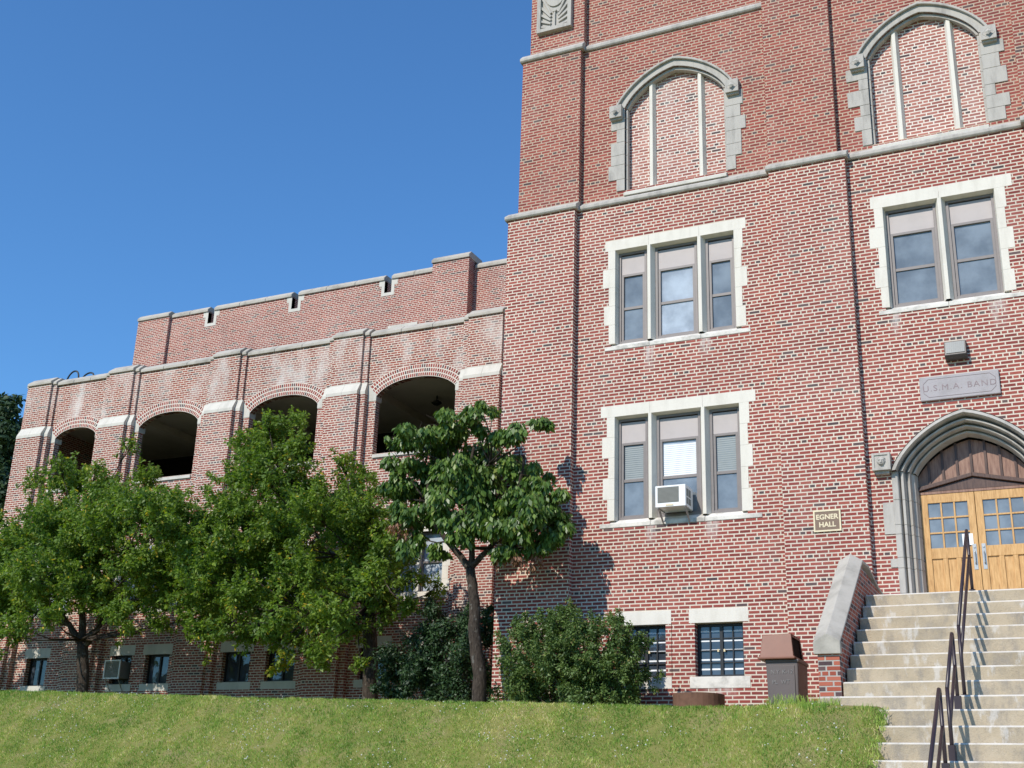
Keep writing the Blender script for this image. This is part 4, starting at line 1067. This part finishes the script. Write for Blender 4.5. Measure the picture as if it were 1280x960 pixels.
# ------------------------------------------------------------------ trees and shrubs
def leaves(lobes, per_m2, size, seed, droop=.0, flat=.75, upbias=.5, shell=.55, asp=.55, tone_mu=.45, sq=.9):
    rg=np.random.RandomState(seed); out=[]; tn=[]
    for (x,y,z,r) in lobes:
        n=int(per_m2*r*r*4)
        # sub-clumps give an uneven outline
        ns=max(5,int(14*r/0.8)); sc=rg.normal(0,1,(ns,3)); sc/=np.linalg.norm(sc,axis=1)[:,None]; sc*=rg.uniform(.35,.95,(ns,1))*r; sr=rg.uniform(.28,.5,ns)*r
        which=rg.randint(0,ns,n)
        d=rg.normal(0,1,(n,3)); d/=np.linalg.norm(d,axis=1)[:,None]
        rad=rg.uniform(shell,1.08,(n,1))
        p=sc[which]+d*rad*sr[which][:,None]; p[:,2]*=sq
        p+=np.array([x,y,z])
        nd=d*.6+rg.normal(0,.55,(n,3))+np.array([0,-.15,upbias]); nd/=np.linalg.norm(nd,axis=1)[:,None]
        t=np.cross(nd,rg.normal(0,1,(n,3))+np.array([0,0,-droop*3])*0); t/=np.linalg.norm(t,axis=1)[:,None]
        if droop>0:
            dn=np.array([0,0,-1.0])+d*np.array([.7,.7,.15])+rg.normal(0,.22,(n,3)); t=dn/np.linalg.norm(dn,axis=1)[:,None]
            nd=nd-t*(nd*t).sum(1)[:,None]; nd/=np.linalg.norm(nd,axis=1)[:,None]
        b=np.cross(nd,t); s_=size*rg.uniform(.6,1.3,(n,1))
        v=np.stack([p, p+t*s_*.5+b*s_*asp*.5-nd*s_*.06, p+t*s_-nd*s_*.18, p+t*s_*.5-b*s_*asp*.5-nd*s_*.06],1)
        out.append(v); tn.append(np.clip(rg.normal(tone_mu,.2,n)+ (rg.uniform(0,1)-.5)*.15,0,.97))
    V=np.concatenate(out); T=np.concatenate(tn); k=rg.uniform(0,1,len(T))<.012; T[k]=1
    return V,T
def sprays(lobes, per_m, size, seed, asp=.5, tone_mu=.45, up=.55, wild=.35):
    """leafy shoots: leaves set along many thin upward and outward shoots, plus loose fill"""
    rg=np.random.RandomState(seed); out=[]; tn=[]
    for (x,y,z,r) in lobes:
        ns=int(46*r*r/.7)+8
        o=rg.normal(0,1,(ns,3)); o/=np.linalg.norm(o,axis=1)[:,None]; o*=r*rg.uniform(.0,.85,(ns,1)); o[:,2]*=.8
        dr=o/r*.9+rg.normal(0,.45,(ns,3))+np.array([0,-.1,up]); dr/=np.linalg.norm(dr,axis=1)[:,None]
        L=r*rg.uniform(.35,.8,ns)*(1+wild*(rg.uniform(0,1,ns)>.85)*1.2)
        tonech=rg.normal(0,.11,ns)
        n=int(per_m*L.sum()); w=rg.choice(ns,n,p=L/L.sum()); t_=rg.uniform(0,1,(n,1))
        off=rg.normal(0,1,(n,3)); off/=np.linalg.norm(off,axis=1)[:,None]
        p=np.array([x,y,z])+o[w]+dr[w]*t_*L[w][:,None]+off*rg.uniform(.01,.13,(n,1))*(1.15-t_*.75)
        nd=off*.5+rg.normal(0,.55,(n,3))+np.array([0,-.1,.55]); nd/=np.linalg.norm(nd,axis=1)[:,None]
        tt=dr[w]*.5+off*.9+rg.normal(0,.35,(n,3))-np.array([0,0,.35]); tt-=nd*(tt*nd).sum(1)[:,None]; tt/=np.linalg.norm(tt,axis=1)[:,None]
        b=np.cross(nd,tt); s_=size*rg.uniform(.55,1.35,(n,1))
        out.append(np.stack([p,p+tt*s_*.45+b*s_*asp*.5-nd*s_*.05,p+tt*s_-nd*s_*.15,p+tt*s_*.45-b*s_*asp*.5-nd*s_*.05],1))
        tn.append(np.clip(rg.normal(tone_mu,.16,n)+tonech[w]+.12*(t_[:,0]-.5)*0,0,.97))
    V=np.concatenate(out); T=np.concatenate(tn); k=rg.uniform(0,1,len(T))<.012; T[k]=1
    return V,T
def limb(mb,pts,r0,r1,k=8,wig=.0,seed=0):
    rg=random.Random(seed); P=[Vector(p) for p in pts]; L=[]
    for i in range(len(P)-1):
        for j in range(4):
            t=j/4; q=P[i].lerp(P[i+1],t); 
            if wig and (i or j): q+=Vector((rg.uniform(-1,1),rg.uniform(-1,1),0))*wig
            L.append(q)
    L.append(P[-1]); n=len(L); mb.tube(L,[r0+(r1-r0)*(i/(n-1))**.8 for i in range(n)],k)
def tree(loc,lab,cat,trunk_mb,leafsets,group=None,name='tree'):
    t=thing(name,loc,lab,cat,group); build('trunk', trunk_mb, M['bark'], t, smooth=True)
    for nm,(V,T),mt in leafsets: tri_cloud(nm,V,T,4,mt,t)
    return t
def twigs(mb,hub,lobes,r0,seed):
    rg=random.Random(seed)
    for l in lobes:
        h_=min(hub,key=lambda q:(Vector(q)-Vector(l[:3])).length+ (0.8 if q[2]>l[2] else 0))
        e=Vector(l[:3]); m_=Vector(h_).lerp(e,.5)+Vector((rg.uniform(-.15,.15),rg.uniform(-.15,.15),-.12))
        mb.tube([h_,m_,e],[r0,r0*.6,r0*.25],5)
        for q in range(5):
            d=Vector((rg.gauss(0,1),rg.gauss(0,1),rg.gauss(.3,.8))).normalized()*l[3]*.9
            mb.tube([e.lerp(m_,.3),e+d*.5,e+d],[r0*.35,r0*.2,.004],4)
LA=[(-19.55,3.16,6.8,0.83),(-20.87,3.67,6.02,0.95),(-20.52,2.33,4.74,1.07),(-22.48,3.03,4.26,1.19),(-19.3,4.26,6.8,0.9),(-17.61,4.27,7.09,0.6),(-16.1,1.8,5.03,1.19),(-17.97,2.06,4.3,1.19),(-18.78,1.56,3.35,0.95),(-15.62,2.81,5.45,1.0),(-13.78,1.5,5.23,0.67),(-15.69,2.86,3.87,1.07),(-18.27,3.48,3.53,0.83),(-20.73,2.29,3.09,0.83),(-15.38,3.56,4.44,0.95),(-24.02,3.29,5.14,1.19),(-13.11,1.48,2.76,0.5),(-19.45,3.19,3.07,0.52),(-19.18,2.23,7.15,0.38),(-18.24,2.73,7.07,0.38),(-14.82,2.31,5.85,0.48)]
LB=[(-12.35,3.62,7.83,0.7),(-12.33,2.81,6.9,0.84),(-10.35,1.9,6.75,0.5),(-13.2,3.14,6.38,0.81),(-12.08,3.9,6.13,1.16),(-12.72,2.38,5.14,1.05),(-13.49,2.11,4.48,0.88),(-9.44,2.64,6.47,0.4),(-10.04,4.4,6.42,0.6),(-10.83,4.52,5.49,1.1),(-11.91,3.55,4.46,1.28),(-14.34,4.29,4.06,1.16),(-10.66,4.11,3.83,1.1),(-8.45,2.61,4.25,.8),(-7.97,1.7,4.85,0.6),(-8.05,3.49,4.0,0.6),(-11.98,3.19,2.88,0.9),(-9.73,2.56,2.38,0.8),(-13.02,2.12,3.07,0.77),(-7.98,2.7,3.04,0.7),(-7.31,2.9,3.34,0.4),(-8.55,2.26,2.0,0.5),(-10.74,2.33,1.88,0.45),(-12.22,2.86,7.95,0.33),(-12.18,4.15,8.38,0.33)]
LB+=[(-13.6,3.4,5.6,.8),(-14.6,3.6,5.1,.8),(-15.0,3.0,3.3,.8),(-9.3,3.3,5.4,.8),(-9.1,3.6,3.3,.8),(-11.2,2.6,3.2,.9),(-12.6,3.2,3.9,.9),(-9.6,2.4,1.5,.5),(-11.5,3.0,2.2,.6),(-7.2,2.4,4.2,.5),(-13.6,3,2.3,.6)]
LA+=[(-17.0,2.6,5.9,.8),(-18.6,2.8,5.4,.9),(-19.6,2.8,5.5,.8),(-21.6,3.0,5.2,.8),(-22.5,2.8,3.2,.8),(-17.0,2.6,3.1,.8),(-23.5,3,4,.9),(-19.8,2.2,3.7,.8),(-21.3,2.6,3.9,.8),(-24.5,3,2.6,.8),(-25.5,3,3.6,1.2),(-23.2,3.2,2.0,.7)]
LA+=[(-18.616, 2.4, 3.594, 0.79), (-16.474, 3.52, 3.342, 0.74), (-17.71, 3.04, 4.356, 0.93), (-20.365, 2.56, 3.006, 0.65), (-13.84, 3.68, 2.922, 0.7), (-20.16, 3.2, 4.888, 0.79), (-17.112, 2.72, 7.699, 0.33), (-21.857, 3.84, 7.428, 0.47), (-14.433, 3.36, 4.007, 0.79)]
LB+=[(-11.565, 2.4, 4.206, 0.93), (-10.947, 3.52, 5.495, 0.93), (-13.252, 3.04, 7.405, 0.42), (-8.868, 2.56, 3.459, 0.84), (-8.224, 3.68, 4.896, 0.56), (-10.75, 3.2, 3.25, 0.84), (-14.218, 2.72, 4.209, 0.79), (-7.132, 3.84, 3.191, 0.37)]
LA+=[(-18.93, 1.9, 5.25, 0.78), (-17.16, 1.89, 5.59, 0.74), (-13.56, -0.08, 4.86, 0.74), (-17.46, -0.01, 3.44, 0.78), (-17.06, 1.64, 3.28, 0.78), (-14.97, 1.42, 3.79, 0.78), (-19.74, 1.27, 2.23, 0.61), (-17.83, 0.48, 2.16, 0.52), (-20.59, 1.13, 3.81, 0.87), (-13.48, 1.13, 4.49, 0.74), (-14.97, 1.08, 2.46, 0.52), (-16.54, 0.15, 2.38, 0.48)]
LB+=[(-10.52, 0.75, 5.65, 0.74), (-8.91, 0.67, 4.68, 0.78), (-12.06, 1.39, 4.03, 0.78), (-10.79, 1.99, 4.5, 0.83), (-8.75, 1.89, 4.34, 0.78), (-11.07, 1.0, 2.69, 0.74), (-9.06, 0.78, 3.15, 0.78), (-6.99, 0.39, 2.78, 0.61), (-7.45, -0.12, 1.99, 0.57), (-8.96, -0.14, 1.86, 0.57), (-12.27, 0.82, 3.32, 0.74), (-6.68, 0.5, 3.53, 0.57), (-8.33, 0.64, 1.4, 0.39), (-11.55, 1.76, 1.83, 0.43)]
LA+=[(-14.64, 2.25, 2.41, 0.43), (-15.94, 2.48, 2.27, 0.3), (-14.0, 2.59, 2.55, 0.43), (-14.93, 2.88, 3.39, 0.57), (-20.09, 2.48, 2.18, 0.39), (-21.52, 2.84, 1.81, 0.39)]
LB+=[(-11.54, 1.06, 2.13, 0.48), (-11.32, 1.93, 1.95, 0.39), (-10.64, 2.89, 1.96, 0.39), (-9.57, 2.3, 1.35, 0.26), (-7.99, 2.8, 2.46, 0.52), (-6.38, 1.23, 2.34, 0.39), (-8.04, 1.94, 1.18, 0.26), (-12.62, 1.49, 2.03, 0.39)]
LBh=[(-10.56,2.03,1.15,0.33),(-10.14,1.91,1.38,0.27)]
LC=[(-4.84,-1.46,5.58,0.54),(-4.32,-1.17,5.88,0.5),(-3.42,-1.57,5.75,0.39),(-3.24,-1.58,6.07,0.21),(-3.17,-1.08,6.11,0.18),(-2.37,-1.76,5.23,0.36),(-2.09,-1.13,5.69,0.3),(-5.29,-1.32,5.12,0.46),(-4.7,-0.77,5.12,0.68),(-3.65,-0.71,5.13,0.68),(-2.63,-0.79,4.92,0.46),(-5.16,-0.8,4.6,0.54),(-3.86,-1.3,4.06,0.71),(-3.16,-0.83,4.25,0.75),(-2.06,-1.36,3.7,0.61),(-1.78,-0.98,3.51,0.46),(-2.49,-1.38,3.26,0.54),(-4.78,-1.19,3.81,0.43),(-3.38,-1.8,3.45,0.54),(-5.42,-1.51,5.57,0.21),(-2.61,-0.35,4.68,0.39)]
LC+=[(-5.5,-1.2,4.6,.35),(-4.3,-1.2,4.4,.45),(-4.1,-1.0,5.6,.4),(-3.0,-1.2,5.4,.4),(-2.1,-1.1,4.5,.35),(-1.75,-1.2,4.0,.4),(-2.4,-1.1,4.1,.5),(-1.6,-1.0,3.2,.32),(-2.0,-1.2,3.1,.35),(-2.7,-1.3,3.0,.35),(-5.3,-1.2,4.0,.35),(-4.9,-1.2,3.4,.28)]
LCb=[(-2.3,-1.36,2.76,0.25),(-2.03,-1.09,2.77,0.21),(-5.22,-1.11,3.73,0.32),(-2.84,-1.07,2.82,0.18)]
LSR=[(-2.23,-1.02,1.1,0.58),(-1.58,-0.93,1.3,0.49),(-1.57,-1.3,0.51,0.79),(-0.74,-1.3,1.1,0.61),(-0.12,-1.21,1.01,0.46),(-0.59,-1.24,0.42,0.74),(-2.26,-1.28,0.37,0.6),(-0.02,-1.26,0.48,0.53),(-1.48,-0.96,1.67,0.21),(-0.28,-1.22,1.43,0.21),(-2.71,-0.68,0.16,0.35),(0.08,-0.87,0.38,0.35),(-1.0,-1.2,0.0,0.7),(-2.0,-1.2,0.0,0.6),(-.1,-1.2,0.0,0.5)]
LSL=[(-5.51,1.64,1.73,0.81),(-6.43,1.81,1.31,0.81),(-4.71,1.36,1.04,0.73),(-6.96,2.03,0.8,0.62),(-5.62,1.94,0.68,0.73),(-4.62,1.83,1.72,0.42),(-4.55,1.58,2.23,0.27),(-6.03,1.94,2.34,0.35),(-7.22,1.84,0.49,0.31),(-5.08,1.76,2.19,0.31),(-4.63,2.01,0.85,0.38),(-6.2,1.8,.4,.7),(-5.0,1.8,.3,.7)]
# left tree
tm=MB(); hubA=[(-18.16,3,2.2),(-18.4,3,3.2),(-17.6,3,3.3),(-17.5,3,4.2),(-18.6,3.2,4.4),(-19.6,3,3.4),(-20.2,2.9,3.9),(-19.0,3.3,5.2)]
limb(tm,[(-17.75,3,-.3),(-17.85,3,1.2),(-18.05,3,2.1)],.20,.15,10); limb(tm,[(-18.05,3,2.05),(-18.7,3,2.66),(-20.0,2.9,3.05),(-21.5,2.9,3.2)],.11,.05,8,.04,1)
limb(tm,[(-18.0,3,2.0),(-17.5,3,2.6),(-17.37,3,3.5),(-17.4,3,4.45)],.10,.05,8,.04,2); limb(tm,[(-18.05,3,2.1),(-18.25,3,3.2),(-18.6,3.2,4.4),(-19,3.3,5.6)],.12,.04,8,.04,3)
limb(tm,[(-18.7,3,2.66),(-19.4,2.9,3.6),(-20.4,2.9,4.6)],.07,.03,6,.03,4)
twigs(tm,hubA,LA,.035,1)
tree((-17.75,3,.3),'fine leaved tree nearest the left edge, its low fork showing against the wing','tree',tm,[('crown',sprays(LA,112,.108,11,tone_mu=.5),M['leafA'])],'young fine leaved trees before the wing')
# middle tree
tm=MB(); hubB=[(-8.6,3,2.8),(-8.9,3,3.8),(-9.6,3,4.1),(-10.4,3,4.8),(-11.2,3.2,5.4),(-9.2,3,4.8),(-10.2,2.7,2.6),(-11.8,3,6.6),(-8.3,2.8,3.7)]
limb(tm,[(-8.32,3,-.3),(-8.42,3,1.5),(-8.56,3,2.5)],.21,.17,10); limb(tm,[(-8.56,3,2.45),(-8.8,3,3.5),(-9.2,3,4.8),(-9.9,3,5.8)],.15,.05,8,.04,5)
limb(tm,[(-8.65,3,2.9),(-9.6,3,4.0),(-10.6,3,4.9),(-11.6,3.5,6.2),(-12.2,3.8,7.2)],.07,.015,8,.05,6); limb(tm,[(-8.56,3,2.5),(-9.3,2.8,2.3),(-10.2,2.6,2.2),(-10.7,2.2,1.5)],.06,.02,6,.04,7)
limb(tm,[(-8.6,3,2.7),(-8.3,2.8,3.6),(-7.9,2.5,4.6)],.08,.03,6,.03,8)
twigs(tm,hubB,LB,.035,2)
tree((-8.32,3,.3),'fine leaved tree in front of the middle arches, with a bright low drooping branch','tree',tm,[('crown',sprays(LB,112,.108,12,tone_mu=.47),M['leafB']),('low_branch_leaves',leaves(LBh,420,.12,13,tone_mu=.55),M['leafbright'])],'young fine leaved trees before the wing')
# right broad-leaved tree
tm=MB(); hubC=[(-3.56,-1.1,3.1),(-3.9,-1.1,3.3),(-4.4,-1.1,3.7),(-4.7,-1.1,4.2),(-3.65,-1.1,3.9),(-3.75,-1.1,4.5),(-2.9,-1.1,3.5),(-2.6,-1.1,4.2),(-4.2,-1.1,5.0),(-3.2,-1.1,4.9)]
limb(tm,[(-3.20,-1.1,-.6),(-3.24,-1.1,.5),(-3.40,-1.1,1.3),(-3.43,-1.1,2.0),(-3.56,-1.1,2.66)],.16,.10,12,.014,9); limb(tm,[(-3.56,-1.1,2.66),(-3.9,-1.1,3.04),(-4.42,-1.1,3.6),(-4.75,-1.1,4.1),(-4.6,-1.1,5.0)],.085,.03,9,.02,10)
limb(tm,[(-3.56,-1.1,2.66),(-3.53,-1.1,3.1),(-3.62,-1.1,3.6),(-3.8,-1.1,4.3),(-3.6,-1.1,5.3)],.075,.03,9,.02,11); limb(tm,[(-3.54,-1.1,2.7),(-3.2,-1.1,3.0),(-2.9,-1.1,3.35),(-2.55,-1.1,3.9),(-2.4,-1.1,5.0)],.07,.03,8,.02,12)
twigs(tm,hubC,LC,.028,3)
tree((-3.22,-1.1,-.4),'dark broad leaved tree at the tower corner with drooping leaves and forked trunk','tree',tm,[('crown',leaves([(x,y,z,r*.98) for x,y,z,r in LC+[(-5.0,-1.3,3.2,.35),(-4.4,-1.2,3.1,.3),(-3.9,-1.5,4.8,.5)]],880,.155,14,droop=1,asp=.48,shell=.3,tone_mu=.5,sq=.8),M['leafC']),('dry_leaves',leaves(LCb,420,.12,15,droop=1,asp=.4,tone_mu=.5),M['leafdead'])])
# shrubs
def stems(lobes,base,seed):
    mb=MB(); rg=random.Random(seed)
    for l in lobes: mb.tube([(base[0]+rg.uniform(-.5,.5),base[1]+rg.uniform(-.2,.2),base[2]),((l[0]+base[0])/2,l[1],(l[2]+base[2])/2),l[:3]],[.03,.02,.01],5)
    return mb
tree((-1.2,-1.2,-.45),'large dense green shrub against the tower wall, right of the forked tree','shrub',stems(LSR,(-1.2,-1.2,-.5),1),[('foliage',sprays(LSR,520,.060,16,tone_mu=.5,up=.7),M['juni'])],name='shrub')
tree((-5.5,1.7,-.3),'very dark yew shrub behind the forked trunk in the corner','shrub',stems(LSL,(-5.5,1.7,-.4),2),[('foliage',leaves(LSL,2200,.09,17,asp=.45,shell=.2,tone_mu=.5,upbias=.35),M['yew'])],name='shrub')
# far evergreen at the left edge
LF=[(-57.23,30.53,19.5,2.73),(-54.15,29.46,20.49,1.59),(-54.9,30.21,22.0,1.1),(-52.4,28.77,15.48,2.4),(-52.5,28.8,19.0,1.3),(-54.83,30.9,18.28,1.6),(-55.63,31.14,13.14,2.73),(-54.95,31.89,16.41,1.4),(-54.19,31.4,14.14,1.2),(-58.47,30.17,17.35,3.64),(-53.5,30,9.5,3.2),(-56,30,6.0,3.6),(-60,31,10,4)]
tm=MB(); limb(tm,[(-56,30,-1),(-56,30,8),(-55.5,30.2,20)],.5,.15,8)
twigs(tm,[(-56,30,8),(-55.8,30,12),(-55.6,30.2,16),(-55.5,30.2,19)],LF,.12,4)
tree((-56,30,0),'tall dark evergreen beyond the far end of the wing','tree',tm,[('crown',leaves(LF,260,.36,18,asp=.6,shell=.3,tone_mu=.5),M['farleaf'])],name='evergreen_tree')
# weeds at the stair wall
rg=np.random.RandomState(8); n=420
bx=rg.uniform(3.55,4.65,n); by=rg.uniform(-5.1,-4.82,n); bz=gh(bx,by); h=rg.uniform(.06,.22,n)*(1-.5*np.abs(bx-3.95)); a=rg.uniform(0,6.28,n)
V=np.zeros((n,4,3)); ln=rg.normal(0,.06,(n,2)); wd=.007
for k,(f,s_) in enumerate(((0,-1),(0,1),(1,.3),(1,-.3))):
    V[:,k,0]=bx+np.cos(a)*wd*s_+ln[:,0]*f; V[:,k,1]=by+np.sin(a)*wd*s_+ln[:,1]*f; V[:,k,2]=bz-.02+(h+.02)*f
tri_cloud('weeds', V, rg.uniform(.2,.7,n), 4, M['grass'], kind='stuff', label='tall ragged weeds at the foot of the brick stair wall', cat='weeds')
